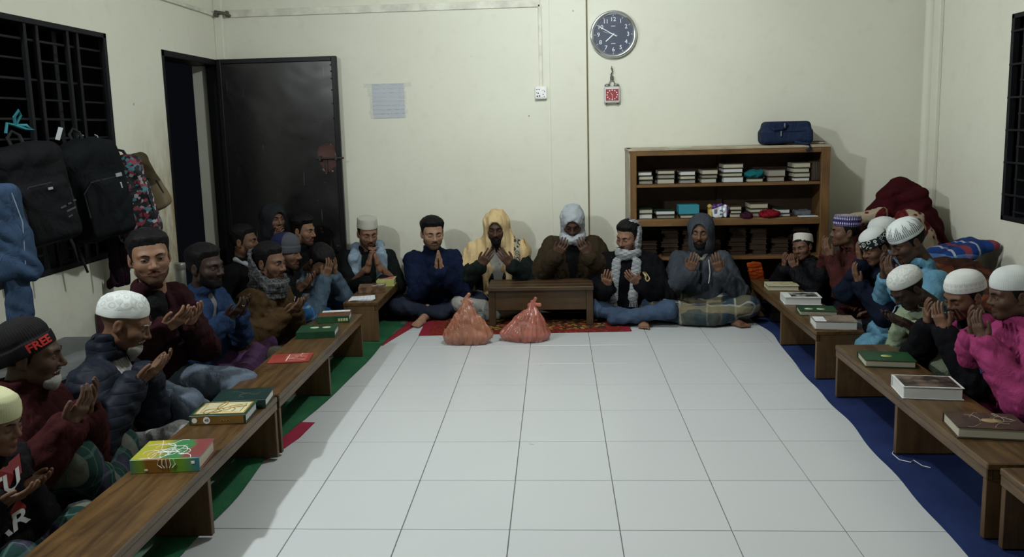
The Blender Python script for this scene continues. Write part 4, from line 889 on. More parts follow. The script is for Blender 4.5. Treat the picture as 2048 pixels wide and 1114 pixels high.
r = empty('steel_flask', (-2.49, 4.93, .475)); tag(r, 'slim steel flask standing on the dim trunk below the doorway stain', 'flask'); ms = plain('brushed_steel', (.32, .32, .29), .35, .1, metal=.7)
V, Q = lathe([(.0005, 0), (.032, 0), (.034, .01), (.034, .165), (.030, .172), (.0005, .172)], 24); link('body', npmesh('body', V, Q, ms), r)
V, Q = lathe([(.035, .14), (.036, .143), (.036, .178), (.033, .184), (.0005, .186)], 24); link('lid', npmesh('lid', V, Q, ms), r)
blob('grey_cushion', lambda X, Y, Z: rbox((X, Y, Z), (0, 0, .03), (.16, .11, .028), .025)+folds((X, Y, Z), 47, 40, .004), (-.19, -.14, -.005), (.19, .14, .07), .009, plaid('grey_green_check', (.16, .18, .17), [(0, .06, .012, 0, (.05, .06, .07), .7), (1, .07, .03, 0, (.07, .09, .10), .6)]), 'flat grey cushion beside the left leg of the low table', 'cushion', (-.62, 5.93, .012), .2)
# ================================================================ people
def Rx(a): c, s = math.cos(a), math.sin(a); return np.array([[1, 0, 0], [0, c, -s], [0, s, c]])
def Ry(a): c, s = math.cos(a), math.sin(a); return np.array([[c, 0, s], [0, 1, 0], [-s, 0, c]])
def Rz(a): c, s = math.cos(a), math.sin(a); return np.array([[c, -s, 0], [s, c, 0], [0, 0, 1]])
def skin_mat(name, col):
    t = NT(name); c = t.coord(); n = t.noise(c, 22, 4, .6); cc = t.mix(t.step(n, .3, .7), sh(col, .86), sh(col, 1.12)); t.bump(t.noise(c, 260, 2), .12, .003)
    t.b.inputs['Subsurface Weight'].default_value = .06; t.b.inputs['Subsurface Radius'].default_value = (.6, .25, .12); t.b.inputs['Subsurface Scale'].default_value = .02
    return t.done(cc, .52, .22)
SK = {}
for k, c in dict(fair=(.29, .165, .105), mid=(.19, .10, .062), brown=(.125, .064, .039), deep=(.075, .039, .025), dark=(.036, .020, .014)).items():
    SK[k] = (skin_mat('skin_'+k, c), skin_mat('lip_'+k, (c[0]*.78, c[1]*.55, c[2]*.58)))
def hair_mat(name, a, b):
    t = NT(name); c = t.coord(); n = t.noise(t.mapping(c, (1, 1, .35)), 330, 3); t.bump(n, .35, .003); return t.done(t.mix(n, a, b), .6, .10)
def stubble_mat():
    t = NT('stubble'); c = t.coord(); n = t.noise(c, 500, 2); return t.done((.006, .005, .005), .7, .08, 0, t.math('ADD', t.math('MULTIPLY', n, .5), .22))
STUB = stubble_mat()
HAIR = hair_mat('black_hair', (.003, .003, .0035), (.010, .009, .009)); GREY = hair_mat('grey_beard', (.16, .15, .14), (.46, .45, .43))
M_EYE = plain('eye_white', (.34, .31, .28), .3, .03); M_IRIS = plain('eye_iris', (.012, .008, .006), .2); M_LASH = plain('lash_dark', (.010, .007, .006), .7)

# ---- head, in head space: origin between the ears, face to -Y
def head_fn(child=0, wide=1.0, closed=0):
    ch = child
    def f(X, Y, Z):
        X = X/wide; P = (X, Y, Z); A = (np.abs(X), Y, Z)
        d = ell(P, (0, .016, .037), (.0755, .096, .084)); d = smin(d, ell(P, (0, -.030, -.025), (.060+.004*ch, .062, .078-.006*ch)), .03)
        d = smin(d, cap(A, (.046, -.004, -.060), (.012, -.068, -.096+.008*ch), .021, .019), .028)
        d = smin(d, cap(P, (0, -.074, -.095+.008*ch), (0, -.070, -.100+.008*ch), .016), .02)
        d = smin(d, ell(A, (.043, -.055, -.022), (.021, .024, .020)), .025)                          # cheekbone
        d = smin(d, cap(A, (.010, -.083, .026), (.046, -.067, .027), .010-.002*ch, .008), .02)         # brow
        d = smax(d, -ell(A, (.031, -.098, .006), (.019, .020, .0125)), .014)                          # socket
        d = smin(d, ell(A, (.031, -.0735, .005), (.0150, .0125, .0110)), .004)                        # lids
        nl = .006*ch
        d = smin(d, cap(P, (0, -.084, .018), (0, -.106+nl, -.022+nl), .0065, .0095), .012); d = smin(d, ell(P, (0, -.108+nl, -.027+nl), (.0115, .012, .0105)), .008)
        d = smin(d, ell(A, (.0125, -.096+nl*.6, -.031+nl), (.0085, .0115, .0075)), .006); d = smax(d, -ell(A, (.0065, -.103+nl*.6, -.0385+nl), (.0036, .006, .003)), .003)
        d = smin(d, cap(A, (.0, -.0925, -.0555), (.020, -.083, -.0590), .0062, .0035), .006); d = smin(d, cap(A, (.0, -.0905, -.0675), (.017, -.083, -.0635), .0072, .0040), .006)
        d = smax(d, -cap(A, (.0, -.101, -.0610), (.022, -.088, -.0615), .0022, .0016), .003)
        d = smax(d, -cap(P, (0, -.104, -.043), (0, -.100, -.050), .0035), .005)
        e = ell(A, (.0775, .014, -.002), (.0085, .019, .032)); e = smax(e, -ell(A, (.088, .010, .002), (.008, .012, .020)), .004); e = smin(e, ell(A, (.073, .008, -.028), (.007, .009, .010)), .006); d = smin(d, e, .008)
        d = smin(d, cap(P, (0, .018, -.05), (0, .042, -.17), .050-.006*ch, .053-.006*ch), .03)
        return d
    return f
def skull(P, o=0): return smin(ell(P, (0, .016, .037), (.0755+o, .096+o, .084+o)), ell(P, (0, -.030, -.025), (.060+o, .062+o, .078+o)), .03)
_HC = {}
def head_geo(kind):
    if kind not in _HC:
        ch, wd = {'adult': (0, 1), 'round': (0, 1.10), 'thin': (0, .94), 'child': (1, 1.04)}[kind]
        V, Q = snets(head_fn(ch, wd), (-.10, -.125, -.19), (.10, .12, .125), .0045)
        C = V[Q].mean(1); lip = (np.abs(C[:, 0]) < .022) & (C[:, 1] < -.078) & (np.abs(C[:, 2]+.0615) < .0115-.25*np.abs(C[:, 0])*.9)
        _HC[kind] = (V, Q, lip.astype(np.int32))
    return _HC[kind]
def cached(key, fn, lo, hi, h, mat):
    if key not in _HC:
        V, Q = snets(fn, lo, hi, h); _HC[key] = (V, Q)
    k2 = (key, mat.name)
    if k2 not in _HC: _HC[k2] = npmesh(str(key if isinstance(key, str) else key[0]), *_HC[key], mat)
    return _HC[k2]
def hair_fn(top=.016, fringe=0):
    def f(X, Y, Z):
        P = (X, Y, Z); zc = .070-fringe-.006*sst(np.abs(X), .02, .06)-.085*sst(Y, -.040, -.004)-.070*sst(Y, .02, .06)
        vol = .0012+(.0036+top*sst(Z, .03, .10))*sst(Z-zc, -.002, .045); d = skull(P, 0)-vol+folds(P, 77, 150, .0012)*sst(Z, .0, .05)
        d = smax(d, (zc-Z)*.75, .006); return np.maximum(d, -skull(P, -.01))
    return f
def beard_fn(length=.0, thick=.006, goatee=0):
    def f(X, Y, Z):
        P = (X, Y, Z); A = (np.abs(X), Y, Z); base = head_fn()(X, Y, Z)
        d = base-thick
        zl = (-.060+.055*sst(Y, -.066, -.012)) if not goatee else (-.070-.20*np.abs(X))+0*Y; d = smax(d+.006*sst(Y, -.03, .0), (Z-zl), .012); d = smax(d, Y-(.004 if not goatee else -.05), .01); d = smax(d, -(Z+.122), .012)
        d = smax(d, -ell(P, (0, -.10, -.0615), (.0215, .04, .0095)), .003)
        d = np.minimum(d, np.maximum(cap(A, (.004, -.0965, -.0485), (.026, -.083, -.058), .0055, .004), 0-base))
        if length: d = smin(d, cap(P, (0, -.070, -.100), (0, -.078, -.105-length), .024, .008), .03)
        return np.maximum(d, -(base+.004))
    return f
def cap_mesh(kind, mat):
    key = ('cap', kind, mat.name)
    if key in _HC: return _HC[key]
    if kind == 'dome':  pr = [(.0815, .038), (.0855, .040), (.0865, .052), (.086, .068), (.0825, .090), (.073, .112), (.056, .129), (.034, .138), (.014, .1415), (.0006, .142)]
    elif kind == 'low': pr = [(.0815, .046), (.0855, .047), (.0865, .058), (.085, .078), (.078, .100), (.064, .118), (.044, .130), (.02, .136), (.0006, .137)]
    elif kind == 'kufi': pr = [(.079, .052), (.083, .053), (.0835, .060), (.081, .118), (.0785, .128), (.074, .131), (.04, .133), (.0006, .134)]
    elif kind == 'beanie': pr = [(.084, .012), (.091, .012), (.093, .030), (.0925, .058), (.088, .060), (.0885, .082), (.082, .108), (.064, .133), (.038, .147), (.0006, .151)]
    # smooth the profile
    P = np.array(pr); t_ = np.linspace(0, len(P)-1, len(P)*3); pr2 = np.stack([np.interp(t_, range(len(P)), P[:, k]) for k in (0, 1)], 1)
    n = 48; V, Q = lathe(pr2, n, 1.0, 1.235); V[:, 1] += .013
    rs = np.random.RandomState(3); V += (np.sin(V[:, [1]]*60+V[:, [2]]*50)*.0012)
    me = npmesh('cap', V, Q, mat); uv = me.uv_layers.new(name='UVMap'); m = len(pr2); loops = np.empty(len(me.loops), np.int32); me.loops.foreach_get('vertex_index', loops)
    jj = loops//n; kk = loops % n; co = np.stack([kk/n, jj/(m-1)], 1).astype(np.float32)
    wrap = co.reshape(-1, 4, 2); hi_ = (wrap[:, :, 0].max(1)-wrap[:, :, 0].min(1)) > .5; w_ = wrap[hi_]; w_[:, :, 0] = np.where(w_[:, :, 0] < .5, w_[:, :, 0]+1, w_[:, :, 0]); wrap[hi_] = w_
    uv.data.foreach_set('uv', wrap.reshape(-1)); _HC[key] = me; return me
def cap_mat(name, base, kind, ink=(.02, .02, .03), base2=None):
    if name in _MC: return _MC[name]
    t = NT(name); u = t.xyz(t.coord('UV')); c = t.coord(); col = t.mix(t.noise(c, 40, 3), sh(base, .88), base)
    def dots(nu, nv, r, v0, v1):
        a = t.math('SUBTRACT', t.math('FRACT', t.math('MULTIPLY', u[0], nu)), .5); b = t.math('SUBTRACT', t.math('FRACT', t.math('MULTIPLY', u[1], nv)), .5)
        m = t.math('LESS_THAN', t.math('ADD', t.math('MULTIPLY', a, a), t.math('MULTIPLY', b, b)), r*r); return t.math('MULTIPLY', m, t.math('MULTIPLY', t.math('GREATER_THAN', u[1], v0), t.math('LESS_THAN', u[1], v1)))
    if kind == 'lace':
        vv = t.vor(t.mapping(t.coord('UV'), (11, 4.5, 1)), 1, 'SMOOTH_F1', rnd=.25); wv = t.math('SINE', t.math('MULTIPLY', vv, 32))
        m = t.math('MULTIPLY', t.step(wv, .15, .35), t.math('GREATER_THAN', u[1], .36)); m2 = dots(110, 46, .3, .05, .34); m = t.math('MAXIMUM', m, t.math('MULTIPLY', m2, .5))
        col = t.mix(t.math('MULTIPLY', m, .30), col, sh(base, .38)); t.bump(m, .5, .004)
    elif kind == 'dots':
        m = dots(56, 30, .33, .32, .52); z = t.math('ABSOLUTE', t.math('SUBTRACT', t.math('FRACT', t.math('MULTIPLY', u[0], 12)), .5)); tri = t.math('LESS_THAN', u[1], t.math('SUBTRACT', .70, t.math('MULTIPLY', z, .62))); m = t.math('MULTIPLY', dots(56, 30, .36, .26, .8), tri)
        col = t.mix(m, col, ink)
    elif kind == 'band':
        vv = t.vor(t.mapping(t.coord('UV'), (14, 5, 1)), 1, 'SMOOTH_F1', rnd=.35); wv = t.math('SINE', t.math('MULTIPLY', vv, 26))
        m = t.math('MULTIPLY', t.step(wv, .45, .6), t.math('LESS_THAN', u[1], .50)); col = t.mix(t.math('LESS_THAN', u[1], .5), col, ink); col = t.mix(m, col, base)
    elif kind == 'beads':
        col = t.mix(dots(38, 11, .27, .10, .62), ink, base); col = t.mix(t.math('LESS_THAN', u[1], .09), col, sh(base, .8)); col = t.mix(t.math('MULTIPLY', dots(24, 1, .5, .0, .12), 1), col, ink) ; col = t.mix(t.math('GREATER_THAN', u[1], .66), col, (.34, .32, .36)); col = t.mix(dots(40, 9, .3, .66, .9), col, (.12, .03, .06))
    elif kind == 'weave':
        m = dots(70, 34, .3, .0, .85); col = t.mix(t.math('MULTIPLY', m, .35), col, sh(base, .5)); t.bump(m, .4, .004)
    elif kind == 'stitch':
        m = t.math('MAXIMUM', dots(60, 40, .3, .40, .46), t.math('MULTIPLY', dots(26, 9, .34, .2, .42), .4)); m = t.math('MAXIMUM', m, t.math('MULTIPLY', dots(60, 40, .3, .55, .7), .5)); col = t.mix(t.math('MULTIPLY', m, .6), col, sh(base, .3))
    elif kind == 'split':
        col = t.mix(t.step(t.xyz(c)[1], -.012, -.004), (.055, .057, .064), (.010, .013, .045)); t.bump(t.noise(c, 120, 3), .3, .004)
    elif kind == 'knit':
        h = t.math('SINE', t.math('MULTIPLY', u[0], 420)); t.bump(h, .5, .004); col = t.mix(t.math('MULTIPLY', h, .3), col, sh(base, .4))
    _MC[name] = t.done(col, .85, .12); return t.m
def hood_fn(o=.022, open_w=.066, open_h=.098, drop=0):
    def f(X, Y, Z):
        P = (X, Y, Z); out = smin(ell(P, (0, .022, .028), (.088+o, .112+o, .100+o)), ell(P, (0, .03, -.10), (.085+o, .08+o, .09)), .06)
        d = out+folds(P, 51, 40, .0025); hole = ell(P, (0, -.125, -.012-drop), (open_w, .125, open_h)); d = smax(d, -hole, .010)
        d = np.maximum(d, -(Z+.17)); return d
    return f
# ---- hands, wrist at the origin, fingers +Y, palm side +Z, thumb +X (right hand)
def hand_geo(pose):
    key = ('hand', pose)
    if key in _HC: return _HC[key]
    curl, spread, thumb = {'cup': (.30, .035, 0), 'curl': (.46, .03, 0), 'flat': (.05, .02, 1), 'fist': (.62, .0, 1), 'soft': (.42, .03, 0)}[pose]; segs = []
    for k, (x, L, b) in enumerate(((.031, .072, .094), (.0105, .080, .097), (-.0105, .074, .095), (-.030, .058, .089))):
        p = np.array([x, b-.010, .0]); a = .12; side = (1.5-k)*spread
        for j, fr in enumerate((.46, .30, .24)):
            dirv = np.array([math.sin(side), math.cos(a)*math.cos(side), math.sin(a)]); q = p+dirv*(L*fr+(.010 if j == 0 else 0)); r0 = (.0092, .0084, .0078)[j]*(.9 if k == 3 else 1); segs.append((p, q, r0, r0*.93)); p = q; a += curl*(1.0+.25*j)
    tb = [np.array([.026, .020, .004]), np.array([.046, .050, .012]), np.array([.055, .076, .016]), np.array([.057, .098, .018])] if not thumb else [np.array([.024, .022, .004]), np.array([.038, .055, .010]), np.array([.038, .080, .012]), np.array([.035, .100, .010])]
    def f(X, Y, Z):
        P = (X, Y, Z); zb = Z-.35*X*X*10*0; d = rbox(P, (.0, .052, .0), (.040, .046, .0135), .0125); d = smin(d, cap(P, (0, -.05, 0), (0, .02, 0), .026, .027), .02); d = smin(d, ell(P, (.024, .035, .008), (.018, .032, .014)), .012)
        fg = None
        for a, b, ra, rb in segs: e = cap(P, a, b, ra, rb); fg = e if fg is None else np.minimum(fg, e)
        d = smin(d, fg, .007); th = None
        for i in range(3): e = cap(P, tb[i], tb[i+1], (.0135, .0115, .0100)[i], (.0115, .0100, .0085)[i]); th = e if th is None else np.minimum(th, e)
        return smin(d, th, .008)
    V, Q = snets(f, (-.055, -.07, -.03), (.08, .19, .075), .0034)
    # nails: on the back (-Z) of the finger ends
    C = V[Q].mean(1); nail = np.zeros(len(Q), np.int32); nrm = np.cross(V[Q[:, 1]]-V[Q[:, 0]], V[Q[:, 3]]-V[Q[:, 0]])
    _HC[key] = (V, Q, nail); return _HC[key]
def foot_fn(X, Y, Z):                                                # ankle at origin, toes to -Y, sole -Z
    P = (X, Y, Z); d = cap(P, (0, .02, .02), (0, .035, -.045), .034, .030); d = smin(d, cap(P, (0, .0, -.03), (.0, -.125, -.058), .034, .026), .03); d = smin(d, rbox(P, (0, -.115, -.064), (.040, .045, .014), .013), .02)
    t_ = None
    for k, (x, L, r_) in enumerate(((.030, .052, .0135), (.0105, .048, .0098), (-.007, .042, .0092), (-.022, .034, .0088), (-.035, .024, .0082))):
        e = cap(P, (x*.95, -.145, -.066), (x, -.150-L*.75, -.070), r_, r_*.9); t_ = e if t_ is None else np.minimum(t_, e)
    return smin(d, t_, .006)

def ik(a, c, l1, l2, pole):
    a = np.array(a, float); c = np.array(c, float); d = c-a; L = np.linalg.norm(d); k = max(1.0, L/(l1+l2)*1.005); l1 *= k; l2 *= k; u = d/L
    x = (l1*l1-l2*l2+L*L)/(2*L); hgt = math.sqrt(max(0, l1*l1-x*x)); p = np.array(pole, float); p -= u*(p@u); p /= np.linalg.norm(p)+1e-9
    return a+u*x+p*hgt

PEOPLE = {}
def person(label, head, rz, lean=.10, s=1.0, z0=0, look=(0, 0, 0), hands=None, skin='brown', face='adult', eyes='down', hair=HAIR, hair_top=.016, beard=None, beard_len=0, beard_mat=None, goatee=0,
           top=None, pad=0, top_open=None, inner=None, collar=.016, legs='cross', bottom=None, knees=None, feet=(), h=.0125, seed=1, cap_=None, cap_tilt=0, hood=None, cuff=.0, belly=0, side=0, hair_on=True, wr=.0055, brow=True, fold=24, col_h=.012):
    """head: world position of the head centre; rz: degrees the figure is turned, 0 faces the camera"""
    a = math.radians(rz); R0 = Rz(a); head = np.array(head, float)
    loc = head-R0@np.array([side, -lean, 0]); loc[2] = 0
    root_loc = tuple(loc)
    H = R0.T@(head-loc)                                              # local head
    yaw, pit, rol = [math.radians(q) for q in look]; RH = Rz(yaw)@Rx(pit)@Ry(rol); RHh = Rz(yaw*.4)@Rx(pit*.55)@Ry(rol*.5)
    NB = H+RHh@np.array([0, .045, -.172])*s; pel = np.array([0, .02*s, .105*s+z0]); ch = pel*.38+NB*.62+np.array([0, .015, 0])*s
    SHd = [NB+np.array([sg*.157, .012, -.058])*s for sg in (-1, 1)]
    # hands
    Wr = []; HF = []
    if hands is None: hands = [('rest', None)]
    kind = hands[0]
    if kind == 'dua':                                                # (dua, world centre, half gap, tilt)
        c = R0.T@(np.array(hands[1], float)-loc); gap = hands[2]; e = math.radians(hands[3]); po = hands[4] if len(hands) > 4 else 'cup'; tin = hands[5] if len(hands) > 5 else .35; inw = hands[6] if len(hands) > 6 else .28
        for sg in (-1, 1):
            dv = np.array([-sg*inw, -math.cos(e), math.sin(e)]); nv = np.array([-sg*tin, math.sin(e), math.cos(e)]); HF.append((c+np.array([sg*gap, 0, 0]), dv, nv, po))
    elif kind == 'open':                                             # palms up, lower
        c = R0.T@(np.array(hands[1], float)-loc); gap = hands[2]
        for sg in (-1, 1): HF.append((c+np.array([sg*gap, 0, 0]), np.array([-sg*.25, -.92, .30]), np.array([-sg*.35, .30, 1.0]), 'cup'))
    elif kind == 'pray':
        c = R0.T@(np.array(hands[1], float)-loc)
        for sg in (-1, 1): HF.append((c+np.array([sg*.0155, 0, 0]), np.array([-sg*.03, -.40, 1]), np.array([-sg*1., 0, 0]), 'flat'))
    elif kind == 'clasp':
        c = R0.T@(np.array(hands[1], float)-loc)
        for sg in (-1, 1): HF.append((c+np.array([sg*.018, sg*.006, 0]), np.array([-sg*.25, -.1, 1]), np.array([-sg*1., .15, 0]), 'soft'))
    elif kind == 'two':                                              # explicit: two (world centre, dir, palm normal, pose)
        for (cw, dv, nv, po) in hands[1]: HF.append((R0.T@(np.array(cw, float)-loc), np.array(dv, float), np.array(nv, float), po))
    else:                                                            # resting on the lap
        for sg in (-1, 1): HF.append((np.array([sg*.10, -.22, .20])*s+np.array([0, 0, z0]), np.array([-sg*.5, -.8, -.2]), np.array([0, -.2, -1.]), 'soft'))
    parts = []; off = 0; Vs = []; Qs = []; Is = []
    def put(V, Q, I=None):
        nonlocal off
        Vs.append(V); Qs.append(Q+off); Is.append(np.zeros(len(Q), np.int32) if I is None else I); off += len(V)
    hv, hq, hi_ = head_geo(face); put((hv*s)@RH.T+H, hq, hi_)
    Els = []
    for i, (c, dv, nv, po) in enumerate(HF):
        sg = (-1, 1)[i]; y = dv/np.linalg.norm(dv); z = nv-y*(nv@y); z /= np.linalg.norm(z); x = np.cross(y, z); B = np.stack([x, y, z], 1); hs = s*.92
        w = c-y*.085*hs; v, q, _ = hand_geo(po); v2 = v.copy()
        if sg > 0: v2[:, 0] *= -1; q = q[:, ::-1]
        put((v2*hs)@B.T+w, q); Wr.append((w, y)); el = ik(SHd[i], w-y*.03*s, .275*s, .245*s, (sg*.75, .25, -1.0)); Els.append(el)
    # coarse core under the clothes, so the figure is one body
    K = knees or [(sg*.29, -.27, .13) for sg in (-1, 1)]; K = [np.array(k, float)*s+np.array([0, 0, z0]) for k in K]
    if legs == 'kneel': K = [np.array([sg*.12, -.34, .075])*s+np.array([0, 0, z0*.6]) for sg in (-1, 1)]; AN = [np.array([sg*.09, .02, .05])*s for sg in (-1, 1)]
    else: AN = [np.array([-sg*.07, -.30-.03*sg, .055])*s+np.array([0, 0, z0]) for sg in (-1, 1)]
    if knees: AN = [np.array([-np.sign(K[0][0])*.08, K[0][1]-.02*s, .055*s]), np.array([.08*-1*np.sign(K[1][0]), K[1][1]-.06*s, .055*s])]
    def core(X, Y, Z):
        P = (X, Y, Z); d = cap(P, pel, ch, .10*s, .10*s); d = smin(d, cap(P, ch, NB, .09*s, .05*s), .04); d = smin(d, cap(P, NB-(0, 0, .02), H+RHh@np.array([0, .02, -.09])*s, .048*s, .044*s), .02)
        for i in range(2):
            d = smin(d, cap(P, SHd[i], Els[i], .045*s, .036*s), .02); d = smin(d, cap(P, Els[i], Wr[i][0], .036*s, .024*s), .02)
            hp_ = pel+np.array([(-1, 1)[i]*.085*s, 0, 0]); d = smin(d, cap(P, hp_, K[i], .07*s, .045*s), .03); d = smin(d, cap(P, K[i], AN[i], .045*s, .030*s), .02)
        return d
    ext = np.array([pel, ch, NB, *SHd, *Els, *[w[0] for w in Wr], *K, *AN]); lo = ext.min(0)-.16*s; hi = ext.max(0)+.16*s; lo[2] = max(lo[2], .012)
    put(*snets(core, lo, hi, .022))
    for (pos, rot) in feet:                                           # visible bare feet
        v, q = _HC.setdefault('foot', snets(foot_fn, (-.06, -.21, -.09), (.06, .08, .06), .0052)); put((v*s)@(Rz(math.radians(rot[0]))@Rx(math.radians(rot[1]))@Ry(math.radians(rot[2]))).T+R0.T@(np.array(pos, float)-loc), q)
    body = link('person', npmesh('person', np.concatenate(Vs), np.concatenate(Qs), list(SK[skin]), np.concatenate(Is)), None, root_loc, (0, 0, a)); tag(body, label, 'person', 'people seated in prayer')
    hm = Matrix.LocRotScale(Vector(H), Matrix(RH.tolist()).to_quaternion(), Vector((s, s, s)))
    def onhead(nm, me, extra=None):
        o_ = link(nm, me, body); o_.matrix_local = hm @ extra if extra is not None else hm; return o_
    wdt = {'round': 1.10, 'thin': .94, 'child': 1.04}.get(face, 1); wm = Matrix.Diagonal((wdt, 1, 1, 1))
    if hair_on: onhead('hair', cached(('hair', hair_top), hair_fn(hair_top), (-.11, -.12, -.12), (.11, .14, .16), .0055, hair), wm)
    if beard is not None: onhead('beard', cached(('beard', beard, beard_len, goatee), beard_fn(beard_len, beard, goatee), (-.10, -.135, -.13-beard_len*1.2), (.10, .04, .02), .0045, beard_mat or HAIR), wm)
    if brow: [onhead('eyebrow', cached(('eyebrow', sg), lambda X, Y, Z: np.minimum(cap((X*sg, Y, Z), (.013, -.0935, .0235), (.030, -.0905, .0300), .0034, .0036), cap((X*sg, Y, Z), (.030, -.0905, .0300), (.047, -.0745, .0245), .0036, .0018)), (-.06, -.11, .0), (.06, -.05, .05), .0024, hair), wm) for sg in (-1, 1)]
    if eyes == 'open':
        for sg in (-1, 1):
            if 'eye' not in _HC:
                mb = MB(); mb.sphere((0, 0, 0), .0122, 24); me = mb.mesh('eye', [M_EYE, M_IRIS], True)
                for p in me.polygons:
                    cc = p.center
                    if cc.y < 0 and math.hypot(cc.x, cc.z) < .0072: p.material_index = 1
                _HC['eye'] = me
            o_ = onhead('eye', _HC['eye'], wm @ Matrix.Translation((sg*.031, -.0752, .0045)) @ Matrix.Diagonal((1.0, 1, .50, 1)))
        [onhead('eyelashes', cached(('lash_up', sg), lambda X, Y, Z: np.minimum(cap((X*sg, Y, Z), (.019, -.0868, .0075), (.031, -.0892, .0108), .0018), cap((X*sg, Y, Z), (.031, -.0892, .0108), (.044, -.0835, .0070), .0018)), (-.05, -.1, -.01), (.05, -.07, .025), .0017, M_LASH), wm) for sg in (-1, 1)]
    else:
        [onhead('eyelashes', cached(('lash_dn', sg), lambda X, Y, Z: np.minimum(cap((X*sg, Y, Z), (.0185, -.0855, -.0005), (.031, -.0878, -.0040), .0015), cap((X*sg, Y, Z), (.031, -.0878, -.0040), (.0445, -.0815, .0005), .0015)), (-.05, -.1, -.02), (.05, -.07, .015), .0017, M_LASH), wm) for sg in (-1, 1)]
    cpo = None
    if cap_: cpo = onhead('cap', cap_mesh(*cap_), wm @ Matrix.Rotation(math.radians(cap_tilt), 4, 'X'))
    if hood: onhead('hood', cached(('hood',)+tuple(hood[1:]), hood_fn(*hood[1:]), (-.16, -.16, -.18), (.16, .19, .19), .0075, hood[0]), wm)
    # ---- clothes
    def torso(P, o=0):
        d = None
        for sg in (-1, 1):
            e = cap(P, pel+np.array([sg*.060, 0, -.02])*s, ch+np.array([sg*.070, 0, 0])*s, .105*s+o+belly*.6, .112*s+o); e = smin(e, cap(P, ch+np.array([sg*.07, 0, 0])*s, SHd[0 if sg < 0 else 1]+np.array([-sg*.03, .0, -.025])*s, .108*s+o, .062*s+o), .05*s); d = e if d is None else smin(d, e, .05*s)
        if belly: d = smin(d, ell(P, pel*.6+ch*.4+np.array([0, -.05, 0])*s, (.15*s, .12*s, .13*s)), .06)
        return smin(d, cap(P, NB+np.array([0, .004, -.045])*s, NB+np.array([0, -.002, .008])*s, .085*s+o, .056*s+o), .05*s)
    def top_fn(X, Y, Z, cutf=None):
        P = (X, Y, Z); d = torso(P, pad)
        if cutf is not None: d = smax(d, -cutf(X, Y, Z), .010)
        if top_open:                                                 # V from the neck downwards on the front
            zt = NB[2]+.03*s; zb = top_open[0]*s+z0; half = top_open[1]*s*np.clip((Z-zb)/(zt-zb), .25 if len(top_open) > 2 else 0, 1.2); off_ = top_open[3]*s if len(top_open) > 3 else 0
            cut = np.maximum(np.maximum(np.abs(X-off_)-half, zb-Z), Y-(NB[1]-.02*s)); d = smax(d, -cut, .008)
        for i in range(2):
            w, y = Wr[i]; e = cap(P, SHd[i], Els[i], .057*s+pad, .052*s+pad); e = smin(e, cap(P, Els[i], w-y*(.015+cuff)*s, .053*s+pad, .038*s+pad*.8), .015*s); d = smin(d, e, .042*s)
        if collar:
            cc = NB+np.array([0, -.004, .022+col_h*.8])*s; x = X-cc[0]; y = (Y-cc[1])*.92; z = Z-cc[2]+.28*(Y-cc[1]); rr_ = np.sqrt(x*x+y*y); d = smin(d, np.sqrt((rr_-.062*s)**2+(np.maximum(np.abs(z)-col_h, 0))**2)-collar*.8, .012)
        d = d+folds((X, Y, Z), seed, fold*2.2, wr)*1.0
        nk = cap(P, NB+np.array([0, -.012, .012])*s, NB+np.array([0, -.03, .12])*s, .048*s, .060*s); d = smax(d, -nk, .01)
        for i in range(2):
            w, y = Wr[i]; d = np.maximum(d, -np.maximum(cap(P, w-y*.02*s, w+y*.08*s, .028*s), -((P[0]-w[0])*y[0]+(P[1]-w[1])*y[1]+(P[2]-w[2])*y[2])-.012*s-cuff*s))
        return np.maximum(d, -(Z-.014))
    ext = np.array([pel, ch, NB, *SHd, *Els, *[w[0] for w in Wr]]); lo = ext.min(0)-(.17*s+pad); hi = ext.max(0)+(.15*s+pad); lo[2] = max(lo[2], .0)
    jk = body
    if top is not None:
        V, Q = snets(top_fn, lo, hi, h); jk = link('jacket', npmesh('jacket', V, Q, top), body)
    if inner is not None:
        V, Q = snets(lambda X, Y, Z: np.maximum(smax(torso((X, Y, Z), pad-.012)+folds((X, Y, Z), seed+5, 60, .002), -cap((X, Y, Z), NB+np.array([0, -.012, .012])*s, NB+np.array([0, -.03, .12])*s, .044*s, .056*s), .006), -(Z-.02)), lo, hi, h); link('shirt', npmesh('shirt', V, Q, inner), body)
    if bottom is not None:
        lungi = legs == 'lungi'
        def bot(X, Y, Z):
            P = (X, Y, Z); d = cap(P, pel+np.array([-.05, 0, -.01])*s, pel+np.array([.05, 0, -.01])*s, .118*s)
            if legs == 'kneel': d = smin(d, cap(P, pel+np.array([0, -.04, -.02])*s, pel+np.array([0, -.02, -.16*0])*s, .12*s), .05)
            for i in range(2):
                sg = (-1, 1)[i]; hp_ = pel+np.array([sg*.085, -.01, -.005])*s; d = smin(d, cap(P, hp_, K[i], .094*s, .068*s), .05*s if not lungi else .09*s); d = smin(d, cap(P, K[i], AN[i], .066*s, .046*s if not lungi else .062*s), .02*s if not lungi else .06*s)
            if lungi: d = smin(d, ell(P, (0, K[0][1]*.75, .07*s), (.27*s, .17*s, .055*s)), .08*s)
            return np.maximum(d+folds(P, seed+9, 46, .0045), -(Z-.013))
        ex = np.array([pel, *K, *AN]); l2 = ex.min(0)-.16*s; h2 = ex.max(0)+.16*s; l2[2] = 0
        V, Q = snets(bot, l2, h2, h); link('lungi' if lungi else 'trousers', npmesh('trousers', V, Q, bottom), body)
    return dict(body=body, H=H, RH=RH, NB=NB, ch=ch, pel=pel, SH=SHd, EL=Els, WR=Wr, K=K, AN=AN, s=s, top=top_fn, torso=torso, R0=R0, loc=loc, hm=hm, wm=wm, jk=jk, cap=cpo)
def local(p, w): return p['R0'].T@(np.array(w, float)-p['loc'])
